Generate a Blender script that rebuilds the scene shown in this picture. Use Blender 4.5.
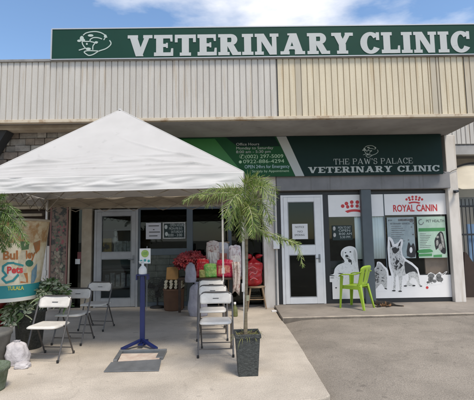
import bpy, math, random
from mathutils import Vector, Matrix, noise as mnoise
random.seed(7)
R = math.radians
for o in list(bpy.data.objects): bpy.data.objects.remove(o)
sc = bpy.context.scene
COL = sc.collection

# ------------------------------------------------------------------ camera
F = 400.0; CAMH = 1.5
PITCH, YAW, ROLL = R(5.6), R(-0.5), R(0.95)
fw = Vector((-math.sin(YAW)*math.cos(PITCH), math.cos(YAW)*math.cos(PITCH), math.sin(PITCH)))
rt = fw.cross(Vector((0, 0, 1))).normalized(); up = rt.cross(fw)
rt2 = rt*math.cos(ROLL) - up*math.sin(ROLL); up2 = up*math.cos(ROLL) + rt*math.sin(ROLL)
cd = bpy.data.cameras.new('camera'); cam = bpy.data.objects.new('camera', cd); COL.objects.link(cam)
cd.sensor_fit = 'HORIZONTAL'; cd.angle = 2*math.atan(237/F); cd.clip_end = 2000; cd.clip_start = 0.05
m = Matrix.Identity(4)
for i in range(3):
    m[i][0] = rt2[i]; m[i][1] = up2[i]; m[i][2] = -fw[i]
m[2][3] = CAMH
cam.matrix_world = m
sc.camera = cam

# ------------------------------------------------------------------ sky and sun
SUN_EL, SUN_ROT = R(62), R(150)          # sun behind the photographer, high, to the right
w = bpy.data.worlds.new('World'); sc.world = w; w.use_nodes = True
nt = w.node_tree; nt.nodes.clear()
wo = nt.nodes.new('ShaderNodeOutputWorld'); bg = nt.nodes.new('ShaderNodeBackground')
sky = nt.nodes.new('ShaderNodeTexSky'); sky.sky_type = 'NISHITA'; sky.sun_disc = False
sky.sun_elevation = SUN_EL; sky.sun_rotation = SUN_ROT; sky.air_density = 1.0; sky.dust_density = 0.6
tc = nt.nodes.new('ShaderNodeTexCoord')
mp = nt.nodes.new('ShaderNodeMapping'); mp.inputs['Scale'].default_value = (1.0, 1.0, 2.6); mp.inputs['Location'].default_value = (2.5, 0.2, 0.5)
nz = nt.nodes.new('ShaderNodeTexNoise'); nz.inputs['Scale'].default_value = 2.1; nz.inputs['Detail'].default_value = 8; nz.inputs['Roughness'].default_value = 0.55
cr = nt.nodes.new('ShaderNodeValToRGB'); cr.color_ramp.elements[0].position = 0.44; cr.color_ramp.elements[1].position = 0.66
mx = nt.nodes.new('ShaderNodeMix'); mx.data_type = 'RGBA'; mx.inputs[7].default_value = (9.0, 9.2, 9.6, 1)
nt.links.new(tc.outputs['Generated'], mp.inputs[0]); nt.links.new(mp.outputs[0], nz.inputs['Vector'])
nt.links.new(nz.outputs['Fac'], cr.inputs[0]); nt.links.new(cr.outputs[0], mx.inputs[0])
hsv = nt.nodes.new('ShaderNodeHueSaturation'); hsv.inputs['Saturation'].default_value = 1.12; hsv.inputs['Value'].default_value = 1.75
nt.links.new(sky.outputs[0], hsv.inputs['Color']); nt.links.new(hsv.outputs[0], mx.inputs[6]); nt.links.new(mx.outputs[2], bg.inputs[0])
bg.inputs[1].default_value = 0.105
nt.links.new(bg.outputs[0], wo.inputs[0])
sl = bpy.data.lights.new('sun', 'SUN'); sl.energy = 2.5; sl.angle = R(15); sl.color = (1, .93, .82)
so = bpy.data.objects.new('sun', sl); COL.objects.link(so)
sd = Vector((math.sin(SUN_ROT)*math.cos(SUN_EL), math.cos(SUN_ROT)*math.cos(SUN_EL), math.sin(SUN_EL)))
so.rotation_euler = (-sd).to_track_quat('-Z', 'Y').to_euler(); so.location = (0, -10, 20)
sc.view_settings.view_transform = 'Standard'; sc.view_settings.look = 'None'
sc.view_settings.exposure = 0.34; sc.view_settings.gamma = 1; sc.view_settings.use_curve_mapping = False
sc.view_settings.use_white_balance = True; sc.view_settings.white_balance_temperature = 6850; sc.view_settings.white_balance_tint = 10
sc.render.engine = 'CYCLES'

# ------------------------------------------------------------------ helpers
def ray(px, py): return fw + rt2*((px-237)/F) - up2*((py-200)/F)
def atY(px, py, y):
    d = ray(px, py); return Vector((0, 0, CAMH)) + d*(y/d.y)
def atZ(px, py, z):
    d = ray(px, py); return Vector((0, 0, CAMH)) + d*((z-CAMH)/d.z)

def mat(name, c, rough=.8, var=0.0, scale=6.0, bump=0.0, bscale=None, c2=None, metal=0.0, spec=.5, stretch=None, trans=0.0, coat=0.0, lo=.35, hi=.65, fine=0.0):
    M = bpy.data.materials.new(name); M.use_nodes = True
    n = M.node_tree; b = n.nodes['Principled BSDF']
    b.inputs['Roughness'].default_value = rough; b.inputs['Metallic'].default_value = metal
    b.inputs['Specular IOR Level'].default_value = spec
    b.inputs['Coat Weight'].default_value = coat
    b.inputs['Base Color'].default_value = (*c, 1)
    if var or c2:
        t = n.nodes.new('ShaderNodeTexCoord'); mpn = n.nodes.new('ShaderNodeMapping')
        if stretch: mpn.inputs['Scale'].default_value = stretch
        z = n.nodes.new('ShaderNodeTexNoise'); z.inputs['Scale'].default_value = scale; z.inputs['Detail'].default_value = 8; z.inputs['Roughness'].default_value = .62
        r = n.nodes.new('ShaderNodeValToRGB'); r.color_ramp.elements[0].position = lo; r.color_ramp.elements[1].position = hi
        d = c2 or tuple(x*(1-var) for x in c)
        r.color_ramp.elements[0].color = (*d, 1); r.color_ramp.elements[1].color = (*c, 1)
        n.links.new(t.outputs['Object'], mpn.inputs[0]); n.links.new(mpn.outputs[0], z.inputs['Vector'])
        n.links.new(z.outputs['Fac'], r.inputs[0])
        out = r.outputs[0]
        if fine:
            z3 = n.nodes.new('ShaderNodeTexNoise'); z3.inputs['Scale'].default_value = 90; z3.inputs['Detail'].default_value = 3
            n.links.new(t.outputs['Object'], z3.inputs['Vector'])
            r3 = n.nodes.new('ShaderNodeValToRGB'); r3.color_ramp.elements[0].position = .3; r3.color_ramp.elements[1].position = .6
            v = 1-fine; r3.color_ramp.elements[0].color = (v, v, v, 1)
            n.links.new(z3.outputs['Fac'], r3.inputs[0])
            mm = n.nodes.new('ShaderNodeMix'); mm.data_type = 'RGBA'; mm.blend_type = 'MULTIPLY'; mm.inputs[0].default_value = 1
            n.links.new(out, mm.inputs[6]); n.links.new(r3.outputs[0], mm.inputs[7]); out = mm.outputs[2]
        n.links.new(out, b.inputs['Base Color'])
        if bump:
            z2 = n.nodes.new('ShaderNodeTexNoise'); z2.inputs['Scale'].default_value = bscale or scale*5; z2.inputs['Detail'].default_value = 6
            bp = n.nodes.new('ShaderNodeBump'); bp.inputs['Strength'].default_value = bump; bp.inputs['Distance'].default_value = .02
            n.links.new(mpn.outputs[0], z2.inputs['Vector']); n.links.new(z2.outputs['Fac'], bp.inputs['Height']); n.links.new(bp.outputs[0], b.inputs['Normal'])
    if trans:
        tr = n.nodes.new('ShaderNodeBsdfTranslucent'); tr.inputs[0].default_value = (*c, 1)
        ms = n.nodes.new('ShaderNodeMixShader'); ms.inputs[0].default_value = trans
        o = n.nodes['Material Output']
        n.links.new(b.outputs[0], ms.inputs[1]); n.links.new(tr.outputs[0], ms.inputs[2]); n.links.new(ms.outputs[0], o.inputs[0])
    return M

def glass(name, tint, refl=.06):
    M = bpy.data.materials.new(name); M.use_nodes = True; n = M.node_tree; n.nodes.clear()
    o = n.nodes.new('ShaderNodeOutputMaterial'); t = n.nodes.new('ShaderNodeBsdfTransparent'); t.inputs[0].default_value = (*tint, 1)
    g = n.nodes.new('ShaderNodeBsdfGlossy'); g.inputs['Roughness'].default_value = .02; g.inputs[0].default_value = (.9, .95, .95, 1)
    fr = n.nodes.new('ShaderNodeLayerWeight'); fr.inputs[0].default_value = .25
    ma = n.nodes.new('ShaderNodeMath'); ma.operation = 'MULTIPLY_ADD'; ma.inputs[1].default_value = .32; ma.inputs[2].default_value = refl
    s = n.nodes.new('ShaderNodeMixShader'); n.links.new(fr.outputs['Fresnel'], ma.inputs[0]); n.links.new(ma.outputs[0], s.inputs[0])
    n.links.new(t.outputs[0], s.inputs[1]); n.links.new(g.outputs[0], s.inputs[2]); n.links.new(s.outputs[0], o.inputs[0])
    return M

OFF = {}
class MB:
    def __init__(s): s.v = []; s.f = []; s.sm = []; s.mi = []; s.cur = 0
    def add(s, vs, fs, smooth=False):
        b = len(s.v); s.v += [Vector(q) for q in vs]
        for q in fs: s.f.append([b+i for i in q]); s.sm.append(smooth); s.mi.append(s.cur)
        return s
    def box(s, a, b):
        x0, y0, z0 = a; x1, y1, z1 = b
        x0, x1 = sorted((x0, x1)); y0, y1 = sorted((y0, y1)); z0, z1 = sorted((z0, z1))
        return s.add([(x0,y0,z0),(x1,y0,z0),(x1,y1,z0),(x0,y1,z0),(x0,y0,z1),(x1,y0,z1),(x1,y1,z1),(x0,y1,z1)],
                     [(0,3,2,1),(4,5,6,7),(0,1,5,4),(1,2,6,5),(2,3,7,6),(3,0,4,7)])
    def prism(s, pts, y0, y1):          # polygon in x,z extruded along y (y0 front)
        n = len(pts)
        area = sum(pts[i][0]*pts[(i+1) % n][1]-pts[(i+1) % n][0]*pts[i][1] for i in range(n))
        if area < 0: pts = pts[::-1]
        vs = [(p[0], y0, p[1]) for p in pts]+[(p[0], y1, p[1]) for p in pts]
        return s.add(vs, [list(range(n)), list(range(2*n-1, n-1, -1))]+[(i, n+i, n+(i+1) % n, (i+1) % n)[::-1] if False else (i, i+n, (i+1) % n+n, (i+1) % n) for i in range(n)])
    def slab(s, pts, z0, z1):           # polygon in x,y extruded along z
        n = len(pts)
        area = sum(pts[i][0]*pts[(i+1) % n][1]-pts[(i+1) % n][0]*pts[i][1] for i in range(n))
        if area < 0: pts = pts[::-1]
        vs = [(p[0], p[1], z0) for p in pts]+[(p[0], p[1], z1) for p in pts]
        return s.add(vs, [list(range(n-1, -1, -1)), list(range(n, 2*n))]+[(i, (i+1) % n, (i+1) % n+n, i+n) for i in range(n)])
    def tube(s, pts, r, n=10, caps=True, r2=None):
        pts = [Vector(p) for p in pts]; rings = []; N = len(pts); ref = None
        for i, p in enumerate(pts):
            t = (pts[min(i+1, N-1)]-pts[max(i-1, 0)]).normalized()
            if ref is None: ref = Vector((0, 0, 1)) if abs(t.z) < .9 else Vector((1, 0, 0))
            a = (ref - t*ref.dot(t)).normalized(); b = t.cross(a); ref = a
            rr = r if r2 is None else r+(r2-r)*i/(N-1)
            if isinstance(r, (list, tuple)): rr = r[i]
            rings.append([p+(a*math.cos(2*math.pi*k/n)+b*math.sin(2*math.pi*k/n))*rr for k in range(n)])
        vs = [q for g in rings for q in g]; fs = []
        for i in range(N-1):
            for k in range(n): fs.append((i*n+k, i*n+(k+1) % n, (i+1)*n+(k+1) % n, (i+1)*n+k))
        s.add(vs, fs, True)
        if caps: s.add(rings[0], [list(range(n-1, -1, -1))]); s.add(rings[-1], [list(range(n))])
        return s
    def lathe(s, prof, c, n=24, sx=1, sy=1, fn=None, smooth=True):   # prof [(r,z)]
        vs = []; fs = []
        for (r, z) in prof:
            for k in range(n):
                a = 2*math.pi*k/n; q = fn(a, z) if fn else 1
                vs.append((c[0]+r*q*math.cos(a)*sx, c[1]+r*q*math.sin(a)*sy, c[2]+z))
        for i in range(len(prof)-1):
            for k in range(n): fs.append((i*n+k, i*n+(k+1) % n, (i+1)*n+(k+1) % n, (i+1)*n+k))
        s.add(vs, fs, smooth)
        if prof[-1][0] > 1e-4: s.add(vs[-n:], [list(range(n))])
        if prof[0][0] > 1e-4: s.add(vs[:n], [list(range(n-1, -1, -1))])
        return s
    def ball(s, c, r, n=12, m_=8, jit=0):
        rx, ry, rz = r if isinstance(r, (tuple, list)) else (r, r, r); vs = []; fs = []
        for i in range(m_+1):
            th = math.pi*i/m_
            for k in range(n):
                a = 2*math.pi*k/n; d = Vector((math.sin(th)*math.cos(a), math.sin(th)*math.sin(a), -math.cos(th)))
                q = 1+jit*mnoise.noise(d*2.3+Vector(c)*7)
                vs.append((c[0]+rx*d.x*q, c[1]+ry*d.y*q, c[2]+rz*d.z*q))
        for i in range(m_):
            for k in range(n): fs.append((i*n+k, i*n+(k+1) % n, (i+1)*n+(k+1) % n, (i+1)*n+k))
        return s.add(vs, fs, True)
    def build(s, name, m_, parent=None, bevel=0, solid=0, sub=0, local=False):
        me = bpy.data.meshes.new(name); o = bpy.data.objects.new(name, me); COL.objects.link(o)
        off = Vector((0, 0, 0))
        if parent is not None:
            off = OFF[parent.name] if not local else Vector((0, 0, 0)); o.parent = parent
        OFF[o.name] = off.copy() if parent is not None else Vector((0, 0, 0))
        me.from_pydata([v-off for v in s.v], [], s.f)
        for p, q, k in zip(me.polygons, s.sm, s.mi): p.use_smooth = q; p.material_index = k
        for x in (m_ if isinstance(m_, (list, tuple)) else [m_]): me.materials.append(x)
        me.validate(); me.update()
        if solid: q = o.modifiers.new('so', 'SOLIDIFY'); q.thickness = solid; q.offset = 0
        if sub: q = o.modifiers.new('su', 'SUBSURF'); q.levels = sub; q.render_levels = sub
        if bevel: q = o.modifiers.new('be', 'BEVEL'); q.width = bevel; q.segments = 2; q.limit_method = 'ANGLE'
        return o

def tag(o, label=None, cat=None, group=None, kind=None):
    if label: o['label'] = label
    if cat: o['category'] = cat
    if group: o['group'] = group
    if kind: o['kind'] = kind
    return o
def thing(name, label, cat, loc=(0, 0, 0), group=None):
    o = bpy.data.objects.new(name, None); COL.objects.link(o); o.location = loc; o.empty_display_size = .2
    OFF[o.name] = Vector(loc); return tag(o, label, cat, group)
def single(o, label, cat, loc=None, group=None):
    return tag(o, label, cat, group)
def copy_tree(o, parent=None):
    c = o.copy(); COL.objects.link(c); c.parent = parent
    for ch in list(o.children): copy_tree(ch, c)
    return c
def text(s, size, x, y, z, m_, parent, name='lettering', align='LEFT', depth=.002, width=None, bold=0.0, sx=1):
    cu = bpy.data.curves.new('t', 'FONT'); cu.body = s; cu.size = size; cu.align_x = align; cu.extrude = depth; cu.offset = bold; cu.resolution_u = 3
    t = bpy.data.objects.new('t', cu); COL.objects.link(t); bpy.context.view_layer.update()
    me = bpy.data.meshes.new_from_object(t.evaluated_get(bpy.context.evaluated_depsgraph_get()))
    bpy.data.objects.remove(t); bpy.data.curves.remove(cu)
    if width and len(me.vertices):
        xs = [v.co.x for v in me.vertices]; sx = width/(max(xs)-min(xs))
    off = OFF[parent.name]
    for v in me.vertices:
        p = v.co.copy(); v.co = Vector((x+p.x*sx, y-p.z, z+p.y))-off
    me.name = name; me.materials.clear(); me.materials.append(m_)
    o = bpy.data.objects.new(name, me); COL.objects.link(o); o.parent = parent; OFF[o.name] = off.copy(); return o

# ---- slab-serif lettering drawn from strokes
def glyph(ch, S=.30, T=.17, H=.15, E=.09):
    """convex polygons in a unit-high cell -> (polys, width)"""
    P = []; q = lambda x0, z0, x1, z1: P.append([(x0, z0), (x1, z0), (x1, z1), (x0, z1)])
    def ring(cx, cz, rx, rz, tx, tz, a0, a1, n=14):
        for i in range(n):
            a = R(a0+(a1-a0)*i/n); b = R(a0+(a1-a0)*(i+1)/n)
            P.append([(cx+rx*math.cos(a), cz+rz*math.sin(a)), (cx+rx*math.cos(b), cz+rz*math.sin(b)), (cx+(rx-tx)*math.cos(b), cz+(rz-tz)*math.sin(b)), (cx+(rx-tx)*math.cos(a), cz+(rz-tz)*math.sin(a))])
    def foot(c, wd, top=False):
        z0, z1 = (1-H, 1) if top else (0, H); q(c-wd/2-E, z0, c+wd/2+E, z1)
    def dia(x0, z0, x1, z1, t): P.append([(x0-t/2, z0), (x0+t/2, z0), (x1+t/2, z1), (x1-t/2, z1)])
    W = .9
    if ch == 'I': W = S+2*E; q(E, 0, E+S, 1); foot(W/2, S); foot(W/2, S, 1)
    elif ch == 'V' or ch == 'A':
        W = 1.0+E; t = S*1.08; u = T*1.25; c = W/2
        if ch == 'V': dia(E+t/2, 1, c, 0, t); dia(W-E-u/2, 1, c, 0, u); foot(E+t/2, t*.8, 1); foot(W-E-u/2, u, 1)
        else: dia(E+u/2, 0, c, 1, u); dia(W-E-t/2, 0, c, 1, t); foot(E+u/2, u); foot(W-E-t/2, t*.8); q(.3*W, .24, .72*W, .24+T*.9); q(c-t*.7, 1-H*.6, c+t*.5, 1)
    elif ch == 'W':
        W = 1.35; t = S; u = T*1.2
        dia(E+t/2, 1, .42, 0, t); dia(.42, 0, .675, .9, u); dia(.675, .9, .93, 0, t); dia(.93, 0, W-E-u/2, 1, u); foot(E+t/2, t*.8, 1); foot(W-E-u/2, u, 1)
    elif ch == 'Y':
        W = .98; t = S; c = W/2; dia(E+t/2, 1, c, .42, t); dia(W-E-T*.7, 1, c, .42, T*1.3); q(c-S/2, 0, c+S/2, .46); foot(c, S); foot(E+t/2, t*.8, 1); foot(W-E-T*.6, T, 1)
    elif ch in 'EL':
        W = .82; q(E, 0, E+S, 1); q(0, 0, W, T); P.append([(W-T*.8, 0), (W, 0), (W, .36), (W-T*.5, .36)]); q(0, 1-H, E*2+S, 1)
        if ch == 'E': q(0, 1-T, W-.03, 1); P.append([(W-.03-T*.5, .68), (W-.03, .68), (W-.03, 1), (W-.03-T*.8, 1)]); q(E+S*.5, .5-T*.45, W*.72, .5+T*.45); q(W*.72-T*.45, .38, W*.72, .62)
    elif ch == 'T':
        W = .9; c = W/2; q(c-S/2, 0, c+S/2, 1); q(0, 1-T, W, 1); q(0, .64, T*.7, 1); q(W-T*.7, .64, W, 1); foot(c, S)
    elif ch in 'RP':
        W = .95 if ch == 'R' else .82; q(E, 0, E+S, 1); q(0, 0, E*2+S, H); q(0, 1-H, E+S, 1)
        zc = .74; q(E+S*.5, 1-T, .55, 1); q(E+S*.5, .48-T*.1, .55, .48+T*.8); ring(.55, .735, .27, .265, S*.85, T, -90, 90)
        if ch == 'R': dia(.52, .48, .76, 0, S*1.02); q(.66, 0, W+.02, H)
    elif ch == 'N':
        W = 1.02; t = T*1.15; q(E, 0, E+t, 1); q(W-E-t, 0, W-E, 1); dia(E+S*.5, 1, W-E-S*.5, 0, S); foot(E+t/2, t); foot(W-E-t/2, t, 1); q(0, 1-H, E+S*.6, 1)
    elif ch == 'H':
        W = 1.0; q(E, 0, E+S*.8, 1); q(W-E-S*.8, 0, W-E, 1); q(E, .5-T/2, W-E, .5+T/2)
        for c in (E+S*.4, W-E-S*.4): foot(c, S*.8); foot(c, S*.8, 1)
    elif ch == 'C':
        W = .88; ring(.47, .5, .46, .52, S, T, 38, 328, 26); q(.72, .63, .86, 1.0)
    elif ch == 'S':
        W = .7; ring(.35, .73, .33, .28, S*.8, T, 30, 265, 12); ring(.35, .27, .34, .28, S*.8, T, -150, 95, 12); q(.55, .68, .64, 1); q(.03, 0, .12, .32)
    elif ch == "'": W = .25; P.append([(.08, .7), (.14, .7), (.2, 1), (.05, 1)])
    else: W = .42; P = []
    return P, W
def slab_text(s, h, x0, x1, y, z, m_, parent, d=.012, name='lettering', gap=.07, **k):
    cells = [glyph(c, **k) for c in s]; tot = sum(c[1]+gap for c in cells)-gap; sx = (x1-x0)/tot; x = x0; b = MB(); n = 0
    for P, W in cells:
        for p in P:
            e = (n % 29)*.00004; n += 1
            b.prism([(x+a*sx, z+c*h) for a, c in p], y-d-e, y)
        x += (W+gap)*sx
    return b.build(name, m_, parent)
def ribbon(b, pts, wd, y, close=False):
    n = 0
    for i in range(len(pts)-1):
        a = Vector(pts[i]); c = Vector(pts[i+1]); t = (c-a).normalized()*wd*.2; nrm = Vector((-t.y, t.x))*2.5
        e = y-(i % 5)*.0003
        b.prism([tuple(a-t-nrm), tuple(c+t-nrm), tuple(c+t+nrm), tuple(a-t+nrm)], e-.004, e)
def spline(pts, n=6):
    out = []; P = [Vector(p) for p in pts]
    for i in range(len(P)-1):
        p0 = P[max(i-1, 0)]; p1 = P[i]; p2 = P[i+1]; p3 = P[min(i+2, len(P)-1)]
        for k in range(n):
            t = k/n; out.append(.5*((2*p1)+(p2-p0)*t+(2*p0-5*p1+4*p2-p3)*t*t+(3*p1-p0-3*p2+p3)*t**3))
    out.append(P[-1]); return out

# ------------------------------------------------------------------ materials
CONC = mat('pale_concrete', (.61, .54, .455), .9, c2=(.46, .405, .34), scale=1.7, bump=.3, bscale=40, fine=.32)
ROAD = mat('grey_concrete', (.36, .315, .265), .92, c2=(.26, .228, .19), scale=1.6, bump=.5, bscale=60, fine=.4)
PORCH = mat('porch_concrete', (.33, .29, .25), .9, c2=(.24, .21, .18), scale=1.5, bump=.25, fine=.2)
PORCH_EDGE = mat('porch_edge', (.5, .43, .35), .9, c2=(.3, .26, .22), scale=5, bump=.3)
EARTH = mat('earth', (.2, .18, .14), .95, var=.4, scale=.5)
GREYPANEL = mat('grey_ribbed_panel', (.56, .53, .485), .6, c2=(.48, .45, .41), scale=6, stretch=(1, 1, .12), bump=.05, fine=.1)
CREAMPANEL = mat('cream_ribbed_panel', (.66, .58, .43), .6, c2=(.57, .495, .365), scale=6, stretch=(1, 1, .12), bump=.05, fine=.1)
DULLPANEL = mat('dull_ribbed_panel', (.50, .44, .34), .6, var=.15, scale=3, stretch=(1, 1, .25))
TRIM = mat('cream_trim', (.55, .47, .36), .7, c2=(.3, .19, .1), scale=3.5, lo=.34, hi=.5)
CAP = mat('roof_cap', (.3, .29, .28), .7, var=.4, scale=4)
SOFF = mat('soffit_concrete', (.38, .37, .36), .9, c2=(.27, .26, .25), scale=1.3, bump=.1)
WALLG = mat('grey_plaster', (.24, .24, .25), .9, c2=(.18, .18, .19), scale=2, bump=.08)
WALLB = mat('beige_plaster', (.42, .36, .28), .9, c2=(.28, .23, .17), scale=2.5, bump=.1)
WHITEC = mat('white_column_paint', (.66, .62, .58), .85, c2=(.5, .46, .42), scale=3, bump=.1, stretch=(1, 1, .4), lo=.25, hi=.55)
DARKF = mat('dark_frame', (.018, .019, .022), .5)
STEELF = mat('blue_grey_post', (.085, .105, .12), .55, var=.15, scale=4)
WHITEF = mat('white_door_frame', (.76, .76, .77), .45, var=.08, scale=5)
GREYF = mat('silver_grey_door_frame', (.33, .335, .345), .45, var=.15, scale=5)
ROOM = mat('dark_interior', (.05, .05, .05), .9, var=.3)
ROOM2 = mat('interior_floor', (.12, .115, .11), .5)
GLASS = glass('window_glass', (.8, .84, .84), .016)
GLASSD = glass('dark_window_glass', (.4, .47, .45), .016)
GLASSW = glass('shop_window_glass', (.95, .97, .97), .012)
GREENS = mat('dark_green_sign', (.007, .05, .034), .55, var=.12, scale=1.5, spec=.2)
GREEND = mat('deep_green_board', (.005, .024, .021), .55, var=.1, spec=.2)
GREENM = mat('mid_green_board', (.012, .085, .032), .55, var=.15, scale=1.5, spec=.2)
GREENL = mat('leaf_green_board', (.025, .19, .04), .45, var=.15, scale=1.5)
LETTER = mat('sign_lettering', (.47, .49, .485), .5, var=.06, scale=3)
LETDIM = mat('dull_lettering', (.42, .46, .45), .5)
LETGR = mat('pale_green_lettering', (.42, .6, .42), .5)
LETCY = mat('pale_blue_lettering', (.42, .58, .62), .5)
SILVER = mat('silver_edge', (.5, .5, .5), .4, metal=.6)
VINYL = mat('white_vinyl', (.80, .79, .79), .5, var=.05, scale=4)
RED = mat('red_print', (.55, .035, .04), .5)
INK = mat('black_print', (.02, .02, .022), .5)
GREYINK = mat('grey_print', (.22, .22, .22), .5, c2=(.05, .05, .05), scale=18)
LGREY = mat('light_grey_print', (.5, .5, .49), .5, c2=(.28, .28, .27), scale=22)
CURT = mat('pale_blue_blind', (.76, .83, .85), .8, var=.12, scale=5, stretch=(3, 1, .3))
POSTB = mat('grey_blue_poster', (.36, .43, .44), .5, c2=(.25, .31, .33), scale=6)
POSTG = mat('pale_green_poster', (.46, .60, .50), .5, c2=(.36, .5, .41), scale=6)
PGREEN = mat('poster_green', (.06, .26, .09), .5)
PAPER = mat('white_paper', (.68, .68, .68), .7)
TENT = mat('canopy_white_fabric', (.60, .585, .57), .75, trans=.16, c2=(.55, .535, .52), scale=2.5)  # canopy base slightly darker than the valance and hem fabric
TENTH = mat('valance_white_fabric', (.66, .645, .63), .7, trans=.06, var=.05, scale=3)
TENTP = mat('white_tent_pole', (.62, .6, .57), .45, var=.2, scale=9)
TRUSS = mat('brown_grey_tent_truss', (.30, .26, .21), .55, var=.3, scale=8)
CHW = mat('white_chair_plastic', (.72, .69, .65), .45, c2=(.6, .57, .53), scale=9)
CHM = mat('dark_grey_chair_steel', (.13, .12, .115), .4, metal=.5, var=.2, scale=20)
RUB = mat('black_rubber', (.02, .02, .02), .7)
BLUE = mat('blue_painted_steel', (.01, .02, .11), .4, var=.2, scale=8)
LIME = mat('lime_plastic', (.30, .46, .035), .42, var=.1, scale=4)
BLACKPOT = mat('black_pot', (.02, .024, .024), .55, c2=(.07, .078, .076), scale=34, bump=.7, bscale=70, stretch=(1, 1, 1.6))
GREYPOT = mat('grey_pot', (.16, .155, .14), .8, var=.3, scale=8, bump=.3)
LEAFP = mat('palm_leaf', (.15, .23, .045), .5, c2=(.08, .15, .03), scale=6, trans=.3)
LEAFL = mat('pale_palm_leaf', (.36, .41, .14), .5, c2=(.22, .29, .08), scale=6, trans=.3)
LEAFS = mat('shrub_leaf', (.11, .18, .06), .5, c2=(.05, .10, .03), scale=9, trans=.2)
LEAFV = mat('variegated_leaf', (.52, .55, .42), .5, c2=(.26, .34, .17), scale=9, trans=.2)
TRUNK = mat('palm_trunk', (.24, .20, .13), .85, c2=(.13, .10, .065), scale=5, stretch=(1, 1, 6), bump=.3)
TRUNKG = mat('pale_palm_sheath', (.36, .36, .24), .7, var=.3, scale=5, stretch=(1, 1, .5))
SOIL = mat('soil', (.08, .055, .035), .95, var=.4, scale=30, bump=.6)
STRAW = mat('dry_grass', (.27, .24, .09), .8, c2=(.13, .17, .05), scale=9)
SACKW = mat('white_woven_sack', (.58, .55, .56), .75, c2=(.42, .39, .4), scale=9, bump=.4)
SACKG = mat('lavender_grey_sack', (.36, .35, .40), .75, c2=(.27, .26, .31), scale=8, bump=.3)
BROWN = mat('brown_cardboard', (.14, .07, .04), .8, var=.25, scale=6)
ORANGE = mat('tan_paper', (.28, .15, .05), .8, var=.2, scale=6)
CREAM = mat('cream_cloth', (.52, .47, .36), .8, var=.3, scale=20)
REDB = mat('red_plastic_bag', (.42, .012, .018), .3, c2=(.24, .006, .012), scale=8, bump=.6, bscale=14)
PINKB = mat('red_pink_bag', (.42, .012, .05), .35, c2=(.55, .2, .16), scale=9, bump=.4, lo=.3, hi=.45)
GREENB = mat('bright_green_bag', (.06, .3, .05), .4, c2=(.3, .4, .12), scale=11, bump=.4)
FLORAL = mat('floral_cloth', (.55, .48, .44), .8, c2=(.3, .16, .14), scale=22, lo=.38, hi=.5)
WOOD = mat('pale_wood', (.34, .24, .15), .6, c2=(.22, .14, .08), scale=5, stretch=(1, 1, .15))
DWOOD = mat('dark_wood', (.08, .05, .035), .8, c2=(.03, .02, .015), scale=5, stretch=(.3, 1, 1))
METAL = mat('galvanised_metal', (.25, .26, .27), .45, metal=.5, var=.25, scale=7)
MATPINK = mat('worn_pink_mat', (.58, .50, .42), .9, c2=(.45, .33, .27), scale=9)
CHALK = mat('chalkboard', (.02, .035, .035), .8)

def weather(M, crack=0.0, spots=0.0, streak=None):
    n = M.node_tree; b = n.nodes['Principled BSDF']; src = b.inputs['Base Color'].links[0].from_socket
    t = n.nodes.new('ShaderNodeTexCoord')
    def noise(sc_, det=4, vec=None):
        z = n.nodes.new('ShaderNodeTexNoise'); z.inputs['Scale'].default_value = sc_; z.inputs['Detail'].default_value = det
        n.links.new(vec or t.outputs['Object'], z.inputs['Vector']); return z
    def ramp(sock, p0, p1, c0, c1):
        r = n.nodes.new('ShaderNodeValToRGB'); r.color_ramp.elements[0].position = p0; r.color_ramp.elements[1].position = p1
        r.color_ramp.elements[0].color = (*c0, 1); r.color_ramp.elements[1].color = (*c1, 1); n.links.new(sock, r.inputs[0]); return r.outputs[0]
    def mul(a, c):
        m_ = n.nodes.new('ShaderNodeMix'); m_.data_type = 'RGBA'; m_.blend_type = 'MULTIPLY'; m_.inputs[0].default_value = 1
        n.links.new(a, m_.inputs[6]); n.links.new(c, m_.inputs[7]); return m_.outputs[2]
    if crack:
        d = noise(2.2, 5); ad = n.nodes.new('ShaderNodeVectorMath'); ad.operation = 'MULTIPLY_ADD'; ad.inputs[1].default_value = (.7, .7, 0)
        n.links.new(d.outputs['Color'], ad.inputs[0]); n.links.new(t.outputs['Object'], ad.inputs[2])
        v = n.nodes.new('ShaderNodeTexVoronoi'); v.feature = 'DISTANCE_TO_EDGE'; v.inputs['Scale'].default_value = .42
        n.links.new(ad.outputs[0], v.inputs['Vector']); k = 1-crack
        src = mul(src, ramp(v.outputs['Distance'], .0015, .006, (k, k, k), (1, 1, 1)))
    if spots:
        k = 1-spots; src = mul(src, ramp(noise(7, 2).outputs['Fac'], .26, .33, (k, k, k), (1, 1, 1)))
        src = mul(src, ramp(noise(24, 1).outputs['Fac'], .20, .25, (k, k, k), (1, 1, 1)))
        src = mul(src, ramp(noise(.55, 6).outputs['Fac'], .36, .56, (1-.7*spots,)*3, (1, 1, 1)))
    if streak:
        mp_ = n.nodes.new('ShaderNodeMapping'); mp_.inputs['Scale'].default_value = (1, 1, .07); n.links.new(t.outputs['Object'], mp_.inputs[0])
        src = mul(src, ramp(noise(13, 4, mp_.outputs[0]).outputs['Fac'], .58, .74, (1, 1, 1), streak))
    n.links.new(src, b.inputs['Base Color'])
weather(CONC, .10, .2); weather(ROAD, .14, .26); weather(PORCH, .15, .25)
for M_ in (GREYPANEL, CREAMPANEL, DULLPANEL): weather(M_, streak=(.86, .78, .68))
weather(WHITEC, streak=(.78, .74, .68)); weather(WALLG, streak=(.75, .74, .72)); weather(SOFF, 0, .25); weather(TENT, 0, .10)

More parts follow.
